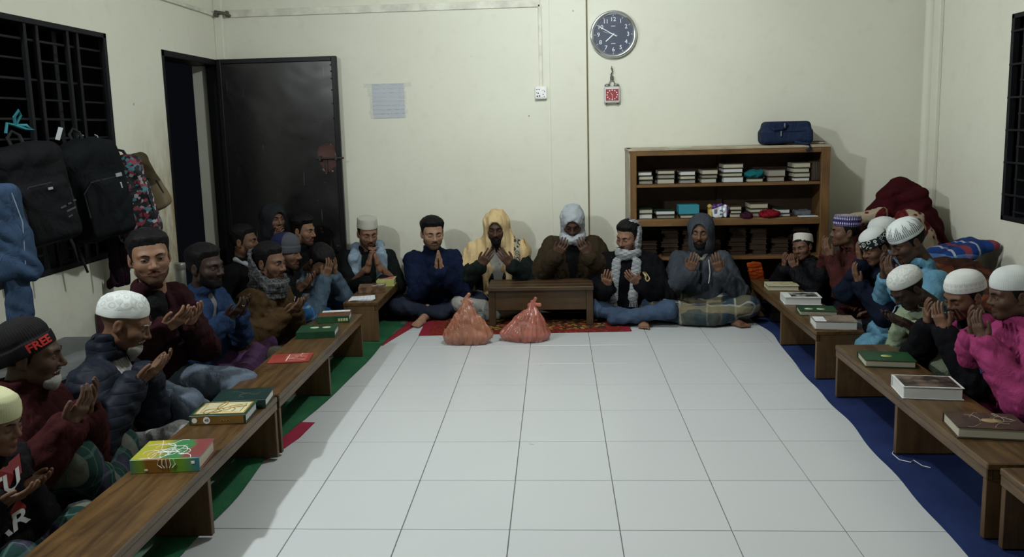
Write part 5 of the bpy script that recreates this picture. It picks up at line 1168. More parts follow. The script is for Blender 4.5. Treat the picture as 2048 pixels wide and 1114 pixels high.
def garment(p, name, fn, lo, hi, h, mat):
    V, Q = snets(fn, lo, hi, h); return link(name, npmesh(name, V, Q, mat), p['body'])
def stick(p, me, fn, origin, right, up, off=.0015, name='printed_lettering'):
    """lay a flat lettering mesh on a garment: walk each point in along the view normal until it meets the cloth"""
    o = np.array(origin, float); r = np.array(right, float); r /= np.linalg.norm(r); u = np.array(up, float); u -= r*(u@r); u /= np.linalg.norm(u); n = np.cross(r, u)
    bm = bmesh.new(); bm.from_mesh(me); bmesh.ops.subdivide_edges(bm, edges=[e for e in bm.edges if e.calc_length() > .012], cuts=2, use_grid_fill=False); bmesh.ops.triangulate(bm, faces=bm.faces); bm.to_mesh(me); bm.free()
    co = np.empty(len(me.vertices)*3, np.float32); me.vertices.foreach_get('co', co); co = co.reshape(-1, 3); Pn = o+co[:, [0]]*r+co[:, [1]]*u+n*.25
    t_ = np.zeros(len(Pn))
    for _ in range(60):
        q = Pn-n*t_[:, None]; d = fn(q[:, 0], q[:, 1], q[:, 2]); t_ += np.clip(d-off, -.02, .05)*.8
    q = Pn-n*t_[:, None]+n*(co[:, [2]]); me.vertices.foreach_set('co', q.astype(np.float32).ravel()); me.update()
    return link(name, me, p['jk'])
# ---------------------------------------------------------------- back row
J = fabric
den = fabric('jeans_blue', (.075, .115, .19)); den2 = fabric('jeans_pale', (.17, .21, .27))
WH = (.60, .62, .60)
# man in navy jacket, palms together
p = person('bearded man in a navy jacket with palms pressed together, left of the table', (-.984, 6.05, .672), 6, lean=.13, s=1.0, look=(14, 8, 0), hands=('pray', (-.905, 5.80, .492)), skin='fair', face='round', eyes='down', hair_top=.020, beard=.0025, beard_mat=STUB,
    top=J('navy_wool', (.010, .017, .048)), pad=.028, belly=.02, collar=.022, legs='cross', bottom=J('slate_trousers', (.028, .034, .055)), knees=[(-.285, -.27, .125), (.36, -.20, .13)], feet=[((-1.03, 5.88, .082), (-25, 0, 0))], seed=3, h=.012)
# man in the cream shawl
p = person('man in a fringed cream shawl over his head, hands cupped behind the table', (-.479, 6.1, .705), 0, lean=.12, s=1.0, look=(-2, 14, 0), hands=('dua', (-.474, 5.86, .500), .072, 70, 'cup', .1, .75), skin='deep', eyes='down', hair_on=False, beard=.006, beard_len=.07,
    top=J('dark_green_sweater', (.014, .022, .019)), pad=.024, inner=J('pale_grey_panjabi', (.42, .41, .37)), top_open=(.12, .10, 1), collar=0, bottom=J('pale_grey_panjabi', (.42, .41, .37)), seed=5, h=.012)
def shawl_mat():
    t = NT('cream_shawl'); c = t.coord(); x = t.xyz(c); n = t.noise(c, 5, 4); col = t.mix(t.step(n, .3, .7), (.50, .36, .18), (.60, .45, .245))
    b = t.math('MULTIPLY', t.math('GREATER_THAN', x[0], .135), t.math('LESS_THAN', x[0], .185)); v = t.vor(t.mapping(c, (1, .2, 1)), 24, 'SMOOTH_F1'); w = t.math('SINE', t.math('MULTIPLY', v, 38))
    col = t.mix(t.math('MULTIPLY', b, t.step(w, -.1, .1)), t.mix(b, col, (.34, .29, .20)), (.055, .05, .045))
    e = t.math('MULTIPLY', t.math('LESS_THAN', x[2], .36), t.math('LESS_THAN', x[0], -.16)); e = t.math('MULTIPLY', e, t.stripe(x[2], .045, .022)); col = t.mix(e, col, (.06, .05, .04))
    e2 = t.math('MULTIPLY', t.math('GREATER_THAN', x[0], .20), t.step(t.noise(c, 60, 2), .5, .55)); col = t.mix(t.math('MULTIPLY', e2, .35), col, (.48, .28, .06))
    t.bump(t.noise(t.mapping(c, (1, 1, .3)), 34, 4, .55, 1), .5, .02); return t.done(col, .9, .12)
def shawl(p):
    s = p['s']; H = p['H']; NB = p['NB']; RH = p['RH']; S0, S1 = p['SH']; E0, E1 = p['EL']
    def f(X, Y, Z):
        P = (X, Y, Z); q = np.stack([X-H[0], Y-H[1], Z-H[2]], 0); L = np.tensordot(RH.T, q, 1); Q_ = (L[0], L[1], L[2])
        hd = smin(ell(Q_, (0, .020, .035), (.105, .125, .110)), ell(Q_, (0, .02, -.09), (.115, .11, .10)), .06)
        sh_ = smin(cap(P, NB+np.array([0, .02, .0]), S0+np.array([-.02, -.01, .015]), .105, .090), cap(P, NB+np.array([0, .02, 0]), S1+np.array([.02, -.01, .015]), .105, .090), .05)
        sh_ = smin(sh_, cap(P, S0+np.array([-.02, 0, 0]), E0*.8+S0*.2+np.array([-.02, .0, -.02]), .092, .088), .05); sh_ = smin(sh_, cap(P, S1+np.array([.01, 0, 0]), S1+np.array([.03, -.03, -.11]), .092, .07), .05)
        sh_ = smin(sh_, cap(P, S0+np.array([.06, -.02, -.05]), p['pel']+np.array([-.10, -.03, .10]), .12, .12), .05); sh_ = smin(sh_, cap(P, S1+np.array([-.06, -.02, -.05]), p['pel']+np.array([.10, -.03, .12]), .12, .115), .05)
        d = smin(hd, sh_, .07)+.0050*np.sin(X*85+2.2*np.sin(Z*9+1)+1.5*np.sin(Y*14))+.0028*np.sin(X*150+Z*18+2*np.sin(Y*20+Z*12))
        hole = ell(Q_, (0, -.13, -.015), (.062, .13, .096)); d = smax(d, -hole, .008)
        half = .050+.02*np.sin(Z*30); d = smax(d, -np.maximum(np.maximum(np.abs(X+.004)-half, Z-(H[2]-.06)), Y-(NB[1]-.05)), .012)
        for i in (0, 1):
            w, y = p['WR'][i]; d = smax(d, -(cap(P, p['EL'][i]+np.array([0, -.05, .0]), w, .075, .062)), .01)
        zc = np.where(X < 0, .33+.9*np.clip(-X-.12, 0, .2)*-.6, .37+.0*X); zc = np.where(np.abs(X) < .12, .16, zc); return np.maximum(d, (zc-Z)*.8)
    lo = np.array([-.36, -.34, .14]); hi = np.array([.36, .22, .90]); sw = garment(p, 'shawl', f, lo, hi, .0105, shawl_mat())
    mb = MB()
    for k in range(26):
        z = .40+k*.0085; x = .262-.05*(z-.4)/.2; q = Vector((x, -.10, z)); 
        mb.tube([q, q+Vector((.012, -.012, -.012)), q+Vector((.016, -.016, -.03))], .0028, 5)
    mb.obj('fringe', plain('gold_fringe', (.40, .22, .04), .8), sw)
shawl(p)
# man with the white head scarf
p = person('man with a white scarf round his head and a brown jacket, behind the table', (.123, 6.1, .734), -2, lean=.13, s=1.02, look=(0, 30, 0), hands=('dua', (.115, 5.84, .572), .084, 70, 'cup', .1, .6), skin='deep', eyes='down', hair_on=False, beard=.004,
    top=J('olive_brown_jacket', (.050, .034, .019)), pad=.036, inner=J('black_tee', (.012, .012, .013)), top_open=(.12, .075, 1), collar=.030, bottom=J('black_trousers', (.010, .010, .012)), seed=7, h=.012)
def headscarf(p, mat, o=.012, ow=.060, oh=.088, ring=.036, tail=None, name='scarf', hz=-.125):
    s = p['s']; H = p['H']; RH = p['RH']; NB = p['NB']
    def f(X, Y, Z):
        P = (X, Y, Z); q = np.stack([X-H[0], Y-H[1], Z-H[2]], 0)/s; L = np.tensordot(RH.T, q, 1); Q_ = (L[0], L[1], L[2])
        hd = smin(ell(Q_, (0, .018, .034), (.083+o, .104+o, .096+o)), ell(Q_, (0, .02, -.07), (.080+o, .085+o, .085)), .05); sh_ = smax(hd, -ell(Q_, (0, -.13, -.005), (ow, .12, oh)), .008)
        z = L[2]-hz+.25*L[1]; r_ = np.sqrt(L[0]**2+((L[1]+.012)*.85)**2); ringd = np.sqrt((r_-.072)**2+(z*.75)**2)-ring
        d = smin(sh_, ringd, .02)*s
        if tail: 
            for a, b, r0 in tail: d = smin(d, cap((X, Y*1.0, Z), a, b, r0), .015)
        return d+folds((X, Y, Z), 63, 75, .0032)
    V = np.array([H-.20, H+.20]); lo = V[0].copy(); hi = V[1].copy(); lo[2] -= .06
    if tail: lo = np.minimum(lo, np.min([np.minimum(a, b) for a, b, _ in tail], 0)-.05); hi = np.maximum(hi, np.max([np.maximum(a, b) for a, b, _ in tail], 0)+.05)
    return garment(p, name, f, lo, hi, .008, mat)
headscarf(p, J('white_scarf', (.58, .62, .66)), ring=.034)
# man with the striped scarf
p = person('man in a black jacket and blue jeans with a striped scarf over his head', (.534, 5.88, .639), -12, lean=.07, s=.98, look=(-24, 12, 3), hands=('two', [((.365, 5.664, .358), (.15, -.55, .8), (.3, .8, .55), 'cup'), ((.549, 5.645, .365), (-.65, -.45, .55), (-.1, .8, .6), 'cup')]), skin='mid', eyes='down', hair_top=.020, beard=.0012, beard_mat=STUB,
    top=J('black_puffer', (.008, .008, .010)), pad=.040, collar=.026, inner=None, bottom=den, knees=[(-.23, -.22, .12), (.33, -.24, .13)], feet=[((.635, 5.76, .082), (8, 0, 0))], seed=11, h=.012)
def stripes_mat(name, a, b, per, ax=2):
    t = NT(name); c = t.coord(); x = t.xyz(t.mapping(c, (1, 1, 1), (.1, .15, 0))); col = t.mix(t.stripe(x[ax], per, per*.5), a, b); t.bump(t.noise(c, 40, 3), .3, .01); return t.done(col, .9, .1)
M_STS = stripes_mat('striped_scarf', (.52, .54, .55), (.03, .035, .04), .0095)
def bscarf(p):
    s = p['s']; H = p['H']; RH = p['RH']; NB = p['NB']
    def f(X, Y, Z):
        P = (X, Y, Z); q = np.stack([X-H[0], Y-H[1], Z-H[2]], 0)/s; L = np.tensordot(RH.T, q, 1); Q_ = (L[0], L[1], L[2])
        hd = smin(ell(Q_, (0, .018, .036), (.098, .120, .112)), ell(Q_, (0, .02, -.07), (.093, .098, .085)), .05); d = hd
        keep = -(L[0]*.25+(L[1]-.018)*.95); d = smax(d, keep+.012*np.sin(L[2]*30), .006)              # only the back of the head
        z = L[2]+.125+.2*L[1]; r_ = np.sqrt(L[0]**2+((L[1]+.0)*.85)**2); d = smin(d, np.sqrt((r_-.074)**2+(z*.7)**2)-.028, .02)*s
        Q2 = (X, Y*1.9, Z); y0 = (NB[1]-.125)*1.9
        d = smin(d, cap(Q2, (NB[0]-.085, y0, NB[2]-.02), (NB[0]-.105, y0-.05, NB[2]-.30), .034), .02); d = smin(d, cap(Q2, (NB[0]+.07, y0, NB[2]-.02), (NB[0]+.045, y0-.06, NB[2]-.28), .038), .02)
        return d+folds(P, 64, 60, .003)
    sw = garment(p, 'scarf', f, H-np.array([.2, .25, .52]), H+np.array([.2, .22, .19]), .008, M_STS)
    for sx, zz in ((-.105, -.30), (.045, -.28)):
        mb = MB()
        for k in range(6): q = Vector((NB[0]+sx-.025+k*.010, NB[1]-.165, NB[2]+zz-.02)); mb.tube([q, q+Vector((.003, -.006, -.02)), q+Vector((.006*(k-2)*.3, -.004, -.05))], .003, 5)
        mb.obj('scarf_fringe', plain('white_fringe', (.40, .41, .41), .8), sw)
bscarf(p)
def disc_badge(p, c, r_, mat, nm='badge'):
    V, Q = lathe([(r_*.55, 0), (r_, 0), (r_, .001)], 24); me = npmesh(nm, V, Q, mat); return stick(p, me, p['top'], c, (1, .25, 0), (0, 0, 1), .002, nm)
disc_badge(p, (p['ch'][0]+.115, p['ch'][1]-.1, p['ch'][2]+.035), .021, plain('gold_badge', (.34, .26, .12), .4))
e = p['EL'][1]; stick(p, text_mesh('LEI', .042, plain('white_print', (.5, .5, .5)), .0005), p['top'], (e[0]-.01, e[1]-.05, e[2]-.01), (1, .2, .05), (0, 0, 1))
# man in the grey hood
p = person('man in a grey hooded sweatshirt and checked lungi, right of the table', (1.087, 5.90, .666), -10, lean=.06, s=1.0, look=(-8, 4, 0), hands=('dua', (1.071, 5.655, .472), .085, 66, 'curl', .1, .3), skin='brown', face='thin', eyes='down', hair_top=.012, beard=.006,
    top=J('grey_marl', (.072, .083, .102), weave=300), pad=.022, inner=J('dark_knit', (.02, .021, .024)), top_open=(.13, .012, 1), collar=.020, legs='lungi', bottom=plaid('olive_lungi', (.085, .080, .055), [(0, .20, .085, .02, (.018, .040, .070), .85), (0, .20, .012, .13, (.26, .27, .24), .8), (2, .16, .06, .03, (.20, .17, .10), .6), (1, .19, .05, 0, (.035, .05, .05), .7), (1, .19, .010, .08, (.28, .28, .25), .7)]),
    knees=[(-.30, -.26, .13), (.34, -.22, .14)], feet=[((1.245, 5.735, .082), (48, 0, 0))], seed=13, h=.012, hood=(J('grey_marl', (.072, .083, .102)), .020, .064, .100, .004))
mb = MB(); c0 = p['NB']; mb.tube([(c0[0]+.055, c0[1]-.11, c0[2]-.03), (c0[0]+.065, c0[1]-.15, c0[2]-.12), (c0[0]+.055, c0[1]-.16, c0[2]-.20)], .004, 6); mb.obj('drawstring', plain('white_cord', (.5, .5, .48), .8), p['jk'], smooth=True)
# shirt collar in the opening
garment(p, 'shirt_collar', lambda X, Y, Z: np.minimum(cap((X, Y, Z), (c0[0]+.012, c0[1]-.085, c0[2]-.03), (c0[0]+.055, c0[1]-.05, c0[2]+.04), .014), cap((X, Y, Z), (c0[0]-.012, c0[1]-.085, c0[2]-.03), (c0[0]-.055, c0[1]-.05, c0[2]+.04), .014)), c0-.13, c0+.13, .007, J('checked_shirt', (.32, .32, .28)))
# man with round white cap and pale blue scarf, leaning on the short bench
p = person('man in a round white cap and pale blue scarf, hands clasped at his mouth', (-1.515, 6.10, .676), 14, lean=.07, s=.98, look=(14, 14, 0), hands=('clasp', (-1.436, 5.91, .527)), skin='mid', eyes='down', hair_top=-.003, beard=.002, beard_mat=STUB,
    top=J('black_green_shirt', (.010, .013, .013)), pad=.018, cuff=.13, bottom=J('black_trousers', (.010, .010, .012)), cap_=('kufi', cap_mat('cream_weave_cap', (.48, .47, .40), 'weave')), cap_tilt=-6, seed=15, h=.0125)
def vest(p, mat, w=.05, nm='scarf'):
    s = p['s']; NB = p['NB']; ch = p['ch']
    def f(X, Y, Z):
        P = (X, Y, Z); d = None
        for sg in (-1, 1):
            e = cap(P, NB+np.array([sg*.085, .05, .03]), NB+np.array([sg*.105, -.09, -.03]), .042, .044); e = smin(e, cap(P, NB+np.array([sg*.105, -.09, -.03]), ch+np.array([sg*.10, -.135, -.10]), .044, .048), .03); d = e if d is None else np.minimum(d, e)
        d = smin(d, cap(P, NB+np.array([-.085, .055, .03]), NB+np.array([.085, .055, .03]), .045), .03); return d+folds(P, 65, 70, .005)
    garment(p, nm, f, NB-np.array([.22, .28, .34]), NB+np.array([.22, .16, .12]), .010, mat)
vest(p, J('pale_blue_fleece', (.34, .45, .56)))

# ---------------------------------------------------------------- left row, near to far
M_CHK = plaid('green_lungi', (.012, .034, .029), [(0, .22, .045, .03, (.13, .125, .10), .8), (0, .22, .05, .12, (.034, .028, .055), .85), (1, .15, .012, 0, (.06, .11, .09), .6), (2, .13, .012, 0, (.06, .10, .09), .5), (0, .055, .005, 0, (.08, .14, .12), .5)])
# child cut by the left edge
p = person('child in a black and red printed hoodie cut off by the left edge', (-1.80, 2.27, .60), 92, lean=.06, s=.84, look=(0, 12, 0), hands=('open', (-1.690, 2.25, .392), .045), skin='brown', face='child', eyes='down', hair_top=-.003, cap_=('dome', cap_mat('yellow_cap', (.50, .50, .30), 'weave')),
    top=J('black_red_hoodie', (.012, .010, .012)), pad=.030, collar=.02, legs='lungi', bottom=M_CHK, knees=[(-.16, -.22, .24), (.24, -.24, .2)], seed=21, h=.011)
mwt = plain('white_print', (.5, .5, .5)); ch = p['ch']; s = p['s']
rr_ = p['R0'].T@np.array([.78, .62, 0]); up_ = np.array([0, 0, 1.])
def on_child(w): return local(p, w)
def on_chest(X, Y, Z, t=p['torso']): return t((X, Y, Z), .044)
mb = MB(); mb.box((-.13, -.10, 0), (.052, .048, .001)); stick(p, mb.mesh('chest_band', plain('red_print', (.17, .008, .010))), on_chest, on_child((-1.73, 2.2, .415)), rr_, up_, .0015, 'chest_band')
stick(p, text_mesh('TU', .072, mwt, .0006, bold=.002), on_chest, on_child((-1.73, 2.2, .415)), rr_, up_, .004)
stick(p, text_mesh('PAR', .085, mwt, .0006, bold=.002), on_chest, on_child((-1.69, 2.12, .292)), rr_, up_, .003)
# man in the FREE beanie
p = person('man in a black beanie with red FREE lettering and maroon hoodie, near left', (-1.99, 2.74, .685), 98, lean=.10, s=1.03, look=(16, 8, 0), hands=('dua', (-1.70, 2.60, .545), .045, 55), skin='deep', face='adult', eyes='open', hair_top=-.003, beard=.006, goatee=1, beard_len=.015, beard_mat=GREY,
    top=J('maroon_sweat', (.046, .010, .011)), pad=.040, collar=.034, legs='lungi', bottom=M_CHK, knees=[(-.17, -.30, .31), (.22, -.28, .20)], seed=23, h=.012, cap_=('beanie', cap_mat('black_knit_cap', (.012, .011, .012), 'knit')), cap_tilt=-30, col_h=.03)
def beanie_text(p, txt, size, mat, a0, zc, R_=.0945):
    me = text_mesh(txt, size, mat, .0012, bold=.0012); bm = bmesh.new(); bm.from_mesh(me); bmesh.ops.subdivide_edges(bm, edges=[e for e in bm.edges if e.calc_length() > .008], cuts=2); bmesh.ops.triangulate(bm, faces=bm.faces); bm.to_mesh(me); bm.free()
    for v in me.vertices:
        a = a0+v.co.x/(R_*1.1); r_ = R_+.0015+v.co.z; v.co = Vector((r_*math.cos(a), r_*math.sin(a)*1.235+.013, zc+v.co.y))
    link('lettering', me, p['cap'])
beanie_text(p, 'FREE', .042, plain('red_letters', (.42, .022, .018), .7), math.radians(222), .036)
# old man in white lace cap
p = person('old grey-bearded man in a white lace cap and navy quilted jacket', (-1.88, 3.20, .690), 98, lean=.12, s=1.0, look=(8, 24, 0), hands=('dua', (-1.69, 3.08, .525), .046, 32), skin='brown', face='thin', eyes='down', hair=GREY, hair_on=False, beard=.0055, goatee=1, beard_len=.04, beard_mat=GREY, col_h=.05,
    top=None, pad=.030, inner=None, legs='lungi', bottom=J('pale_grey_shirt', (.36, .355, .35)), knees=[(-.13, -.37, .20), (.26, -.30, .16)], seed=25, h=.012, cap_=('dome', cap_mat('white_lace_cap', WH, 'lace')), cap_tilt=-16)
def quilted():
    t = NT('navy_quilt'); c = t.coord(); x = t.xyz(c); w = t.math('ABSOLUTE', t.math('SINE', t.math('MULTIPLY', t.math('ADD', x[2], t.math('MULTIPLY', t.noise(c, 7, 2), .03)), 78))); w = t.math('POWER', w, .45); t.bump(w, .28, .010)
    return t.done(t.mix(t.noise(c, 8, 3), (.0050, .0070, .0135), (.0085, .0115, .021)), .65, .18)
def jacket_open(p, mat, shirt, opening, h=.012, name='jacket'):
    """open-fronted jacket over a shirt"""
    s = p['s']; NB = p['NB']; tf = p['top']
    ext = np.array([p['pel'], p['ch'], NB, *p['SH'], *p['EL'], *[w[0] for w in p['WR']]]); lo = ext.min(0)-.19*s; hi = ext.max(0)+.17*s; lo[2] = max(lo[2], 0)
    def f(X, Y, Z):
        zb = .05; half = opening[0]+(opening[1]-opening[0])*np.clip((Z-zb)/(NB[2]-zb), 0, 1); return tf(X, Y, Z, lambda X, Y, Z: np.maximum(np.abs(X-opening[2])-half, Y-(NB[1]-.02)))
    garment(p, name, f, lo, hi, h, mat)
    garment(p, 'shirt', lambda X, Y, Z: np.maximum(smax(p['torso']((X, Y, Z), .014)+folds((X, Y, Z*.5), 71, 60, .004), -cap((X, Y, Z), NB+np.array([0, -.012, .012]), NB+np.array([0, -.03, .12]), .046, .058), .006), -(Z-.02)), lo, hi, h, shirt)
jacket_open(p, quilted(), stripes_mat('pinstripe_shirt', (.30, .295, .285), (.22, .215, .21), .012, 0), (.115, .06, -.04))
# man in maroon blazer looking at the viewer
p = person('man in a maroon blazer kneeling and looking straight at the viewer', (-1.95, 3.575, .915), 66, lean=.10, s=1.03, z0=.16, look=(-30, 2, -3), hands=('dua', (-1.735, 3.46, .650), .046, 32), skin='mid', face='round', eyes='open', hair_top=.017, beard=.0016, beard_mat=STUB,
    top=J('maroon_blazer', (.034, .010, .013)), pad=.022, inner=J('black_tee', (.012, .012, .013)), top_open=(.17, .060, 1), collar=.014, legs='cross', bottom=den2, knees=[(-.10, -.40, .10), (.22, -.40, .10)], seed=27, h=.012)
# dark man in denim shirt
p = person('dark-skinned man in a blue denim jacket and purple lungi', (-2.03, 4.32, .735), 82, lean=.10, s=1.0, look=(-4, 4, 0), hands=('dua', (-1.80, 4.23, .510), .046, 42), skin='dark', face='round', eyes='open', hair_top=.020, beard=.004,
    top=J('denim_indigo', (.030, .058, .135), fold=26), pad=.026, inner=J('light_vest', (.30, .30, .29)), top_open=(.30, .035), collar=.020, legs='lungi', bottom=plaid('purple_lungi', (.075, .035, .085), [(0, .26, .07, .04, (.026, .008, .016), .9), (1, .17, .05, .02, (.045, .018, .05), .7), (0, .05, .004, 0, (.035, .02, .05), .5)]), knees=[(-.31, -.27, .14), (.28, -.27, .20)], seed=29, h=.012)
mb = MB(); w, y = p['WR'][0]; V, Q = lathe([(.0095, -.002), (.0112, -.002), (.0112, .002), (.0095, .002), (.0095, -.002)], 16); V += 0; me = npmesh('ring', V, Q, plain('silver_ring', (.6, .6, .58), .2, metal=.8)); o = link('ring', me, p['body'], tuple(w+y*.122)); o.rotation_euler = Vector(y).to_track_quat('Z', 'Y').to_euler()
# man with the checked scarf
def neckscarf(p, mat):
    s = p['s']; H = p['H']; RH = p['RH']; NB = p['NB']
    def f(X, Y, Z):
        q = np.stack([X-H[0], Y-H[1], Z-H[2]], 0)/s; L = np.tensordot(RH.T, q, 1); x, y, z = L[0], L[1], L[2]
        r_ = np.sqrt(x*x+((y-.012)*.88)**2); rad = .100+.10*np.clip(z+.06, -.1, .1)*sst(y, -.05, .06); zt = -.112+.95*np.clip(y+.075, 0, .2)
        d = np.maximum(np.maximum(np.abs(r_-rad)-.011, (z-zt)*.75), -.215-z)
        return (smin(d, np.sqrt((r_-.083)**2+((z+.155+.2*y)*.8)**2)-.034, .02)+folds((x, y, z), 66, 80, .004))*s
    garment(p, 'scarf', f, H-np.array([.21, .21, .27]), H+np.array([.21, .23, .16]), .008, mat)
p = person('man in a brown jacket with a grey checked scarf wrapped under his chin', (-1.83, 4.80, .672), 80, lean=.10, s=1.0, look=(-8, 6, 0), hands=('dua', (-1.645, 4.72, .400), .046, 34), skin='brown', face='thin', eyes='open', hair_top=.016, beard=.0012, beard_mat=STUB,
    top=J('tan_brown_jacket', (.078, .046, .020)), pad=.032, collar=.02, legs='lungi', bottom=J('khaki_trousers', (.12, .105, .075)), knees=[(-.28, -.26, .12), (.26, -.25, .14)], seed=31, h=.0125)
neckscarf(p, plaid('grey_check_scarf', (.030, .031, .033), [(0, .020, .004, 0, (.10, .10, .10), .7), (2, .020, .004, 0, (.10, .10, .10), .7), (1, .022, .004, 0, (.09, .09, .09), .6)]))
# man in grey and blue cap
p = person('man in a grey and blue knitted cap behind the man with the checked scarf', (-1.90, 5.30, .655), 82, lean=.10, s=.98, look=(-2, 4, 0), hands=('dua', (-1.735, 5.22, .455), .05, 44), skin='brown', eyes='open', hair_top=.006, beard=.0012, beard_mat=STUB,
    top=J('black_print_jacket', (.010, .010, .012)), pad=.024, collar=.02, legs='lungi', bottom=plaid('bright_blue_lungi', (.020, .085, .20), [(0, .10, .012, 0, (.24, .30, .34), .7), (2, .09, .012, 0, (.20, .27, .32), .6), (1, .11, .03, 0, (.015, .035, .09), .6)]), knees=[(-.24, -.31, .29), (.26, -.24, .14)], seed=33, h=.0135, cap_=('beanie', cap_mat('grey_blue_cap', (.060, .062, .070), 'split')))
stick(p, text_mesh('PW', .045, plain('white_print', (.5, .5, .5)), .0005), p['top'], (-.05, p['ch'][1]-.05, p['ch'][2]+.03), (.7, -.7, 0), (0, 0, 1))
# man in black coat with white collar
p = person('man in a black coat with a white shirt collar, beside the doorway', (-2.33, 5.62, .695), 88, lean=.08, s=.98, look=(4, 2, 0), skin='brown', eyes='open', hair_top=.016, beard=.0012, beard_mat=STUB, top=J('black_coat', (.007, .007, .008)), pad=.026, inner=None, collar=.012, bottom=J('black_trousers', (.010, .010, .012)), seed=35, h=.0145)
c0 = p['NB']; garment(p, 'shirt_collar', lambda X, Y, Z: smin(cap((X, Y, Z), c0+np.array([-.068, -.0, .045]), c0+np.array([-.03, -.095, -.01]), .020), cap((X, Y, Z), c0+np.array([.068, -.0, .045]), c0+np.array([.03, -.095, -.01]), .020), .01), c0-.16, c0+.16, .008, J('white_shirt', (.46, .48, .52)))
# hooded man against the door
p = person('man in a dark hood sitting against the black door, hands at his chin', (-2.243, 6.02, .811), 55, lean=.06, s=.96, z0=.13, look=(-6, 0, 0), hands=('clasp', (-2.175, 5.93, .705)), skin='brown', face='thin', eyes='open', hair_top=.006, beard=.0015, beard_mat=STUB, top=J('charcoal_hoodie', (.012, .012, .014)), pad=.026, bottom=J('black_trousers', (.010, .010, .012)), seed=37, h=.0145, hood=(J('slate_hood', (.028, .031, .036)), .022, .066, .092, .014))
# man with lit face
p = person('curly-haired man in black looking right in front of the door', (-2.01, 6.02, .716), 80, lean=.08, s=.96, look=(-6, 6, 0), skin='mid', face='thin', eyes='open', hair_top=.028, beard=.0014, beard_mat=STUB, top=J('black_jumper', (.006, .006, .007)), pad=.03, collar=.03, bottom=J('black_trousers', (.010, .010, .012)), seed=39, h=.0145)
# man bowed into his hands
p = person('man in a pale denim jacket bowing his face into his hands', (-1.715, 5.46, .560), 74, lean=.20, s=.97, look=(-20, 48, 0), hands=('dua', (-1.615, 5.40, .525), .045, 72), skin='brown', eyes='down', hair_top=.018, top=J('pale_denim', (.085, .13, .18)), pad=.026, collar=.026, bottom=den, seed=41, h=.0135)

# ---------------------------------------------------------------- right row, far to near
p = person('small boy in a white cap and black padded jacket by the bookshelf', (1.805, 5.78, .556), -62, lean=.05, s=.77, look=(16, 8, -12), hands=('dua', (1.675, 5.68, .470), .038, 72), skin='brown', face='child', eyes='open', hair_top=-.003, top=J('black_shiny_jacket', (.008, .008, .010), rough=.4), pad=.030, collar=.02, bottom=J('black_trousers', (.010, .010, .012)), seed=43, h=.012, cap_=('kufi', cap_mat('cream_plain_cap', (.55, .52, .46), 'plain')), cap_tilt=-24)
p = person('boy in a purple and white beaded cap and dark red shirt', (2.05, 5.62, .690), -92, lean=.07, s=.92, look=(-2, 2, 0), hands=('dua', (1.895, 5.56, .590), .042, 70), skin='brown', face='child', eyes='open', hair_top=-.003, top=J('dark_red_cotton', (.075, .022, .020)), pad=.016, collar=.012, bottom=J('dark_red_cotton', (.075, .022, .020)), seed=45, h=.012, cap_=('kufi', cap_mat('beaded_cap', (.50, .50, .56), 'beads', (.035, .022, .11))), cap_tilt=-4)
p = person('person in a plain white cap half hidden behind the boy in navy', (2.22, 5.40, .690), -85, lean=.07, s=.92, look=(0, 10, 0), skin='brown', face='child', eyes='down', hair_top=-.003, top=J('pale_blue_shirt', (.16, .20, .28)), pad=.014, bottom=J('dark_trousers', (.02, .02, .025)), seed=47, h=.0145, cap_=('dome', cap_mat('plain_white_cap', (.60, .62, .60), 'weave')))
p = person('boy in a navy tracksuit jacket and black-banded white cap', (2.02, 5.00, .675), -82, lean=.16, s=.90, look=(4, 24, 0), hands=('two', [((1.925, 5.03, .640), (-.1, -.25, 1), (.2, 1, .3), 'cup'), ((1.872, 4.93, .522), (-.1, -.4, 1), (.0, 1, .5), 'cup')]), skin='brown', face='child', eyes='down', hair_top=-.003, top=J('navy_tracksuit', (.010, .015, .032)), pad=.020, collar=.016, bottom=J('pale_lungi_cloth', (.30, .32, .36)), knees=[(-.27, -.28, .10), (.27, -.26, .10)], seed=49, h=.012, cap_=('dome', cap_mat('banded_cap', (.52, .54, .52), 'band', (.016, .017, .018))), cap_tilt=6)
el = p['EL'][1]; sh1 = p['SH'][1]; w1 = p['WR'][1][0]; mb = MB()
def trace(p, pts, n=24):
    """points pulled out to lie on the jacket"""
    P = np.array([np.array(pts[0])*(1-t)+np.array(pts[1])*t if len(pts) == 2 else None for t in np.linspace(0, 1, n)])
    g = .004
    for _ in range(30):
        d = p['top'](P[:, 0], P[:, 1], P[:, 2]); gr = np.stack([p['top'](P[:, 0]+g*(k == 0), P[:, 1]+g*(k == 1), P[:, 2]+g*(k == 2))-d for k in range(3)], 1); gr /= np.linalg.norm(gr, axis=1, keepdims=True)+1e-9; P = P-gr*(d-.002)[:, None]*.7
    return [tuple(q) for q in P]
mst = plain('white_piping', (.45, .46, .48), .7)
mb = MB(); mb.tube(trace(p, (sh1+np.array([.10, -.02, .02]), el+np.array([.12, 0, 0]))), .004, 6); mb.obj('piping', mst, p['jk'], smooth=True)
p = person('man in a white cap with black dots and a sky-blue shirt', (2.09, 4.72, .752), -90, lean=.26, s=1.02, look=(6, 26, 0), hands=('dua', (1.945, 4.66, .605), .05, 70), skin='deep', face='adult', eyes='down', hair_top=-.003, top=J('sky_blue_cotton', (.165, .375, .52), fold=18), pad=.014, collar=.016, legs='lungi', bottom=J('sky_blue_cotton', (.165, .375, .52)), knees=[(-.30, -.26, .12), (.32, -.58, .20)], seed=51, h=.012, cap_=('dome', cap_mat('dotted_cap', (.62, .66, .64), 'dots')), cap_tilt=4)
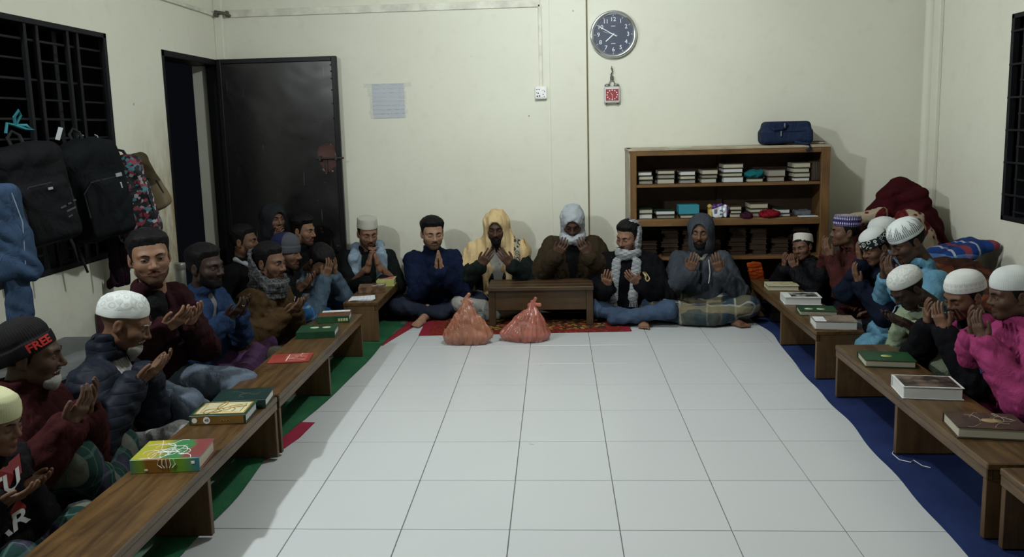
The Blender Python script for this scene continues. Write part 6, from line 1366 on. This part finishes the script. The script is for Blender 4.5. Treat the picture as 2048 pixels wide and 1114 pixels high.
p = person('boy in a pale green panjabi and white cap, head bowed over open palms', (1.87, 4.20, .580), -84, lean=.20, s=.90, look=(2, 44, 0), hands=('open', (1.755, 4.06, .440), .045), skin='dark', face='child', eyes='down', hair_top=-.003, top=J('sage_cotton', (.30, .36, .24), fold=18), pad=.016, collar=.014, legs='lungi', bottom=J('sage_cotton', (.30, .36, .24)), knees=[(-.28, -.26, .11), (.28, -.26, .11)], seed=53, h=.0115, cap_=('low', cap_mat('embroidered_cap', (.60, .61, .58), 'lace')), cap_tilt=-14)
p = person('boy in a white stitched cap, black jacket and pink collar', (1.97, 3.82, .622), -80, lean=.15, s=.92, look=(6, 22, 0), hands=('dua', (1.800, 3.76, .545), .045, 72), skin='brown', face='child', eyes='down', hair_top=-.003, top=J('black_fleece', (.009, .009, .011)), pad=.028, collar=0, bottom=J('pink_cotton', (.42, .085, .22)), seed=55, h=.0115, cap_=('dome', cap_mat('stitched_cap', (.60, .61, .58), 'stitch')), cap_tilt=-12)
c0 = p['NB']; M_PINK = J('pink_fleece', (.42, .060, .185), rough=1)
garment(p, 'pink_collar', lambda X, Y, Z: smin(smin(cap((X, Y, Z), c0+np.array([-.075, .0, .03]), c0+np.array([-.035, -.10, -.055]), .030), cap((X, Y, Z), c0+np.array([.075, .0, .03]), c0+np.array([.035, -.10, -.055]), .034), .02), cap((X, Y, Z), c0+np.array([-.075, .01, .03]), c0+np.array([.075, .01, .03]), .032), .02)+folds((X, Y, Z), 81, 60, .004), c0-.18, c0+.16, .009, M_PINK)
p = person('boy in a bright pink fleece and white cap at the right edge', (2.03, 3.53, .690), -96, lean=.08, s=.95, look=(-2, 10, 0), hands=('dua', (1.835, 3.46, .575), .042, 72), skin='deep', face='child', eyes='open', hair_top=-.003, top=M_PINK, pad=.030, collar=.026, bottom=J('navy_trousers', (.012, .014, .03)), seed=57, h=.0115, cap_=('dome', cap_mat('mesh_cap', (.56, .58, .56), 'weave')), cap_tilt=-6)
ch = p['ch']; mb = MB(); mb.tube([(-.02, -.012, 0), (-.008, .010, 0), (.004, -.008, 0), (.012, .006, 0), (.02, .0, 0)], .0035, 5); stick(p, mb.mesh('embroidered_mark', plain('navy_thread', (.03, .03, .16))), p['top'], (ch[0]+.09, ch[1]-.06, ch[2]+.03), (.9, .45, 0), (0, 0, 1), .002, 'embroidered_mark')
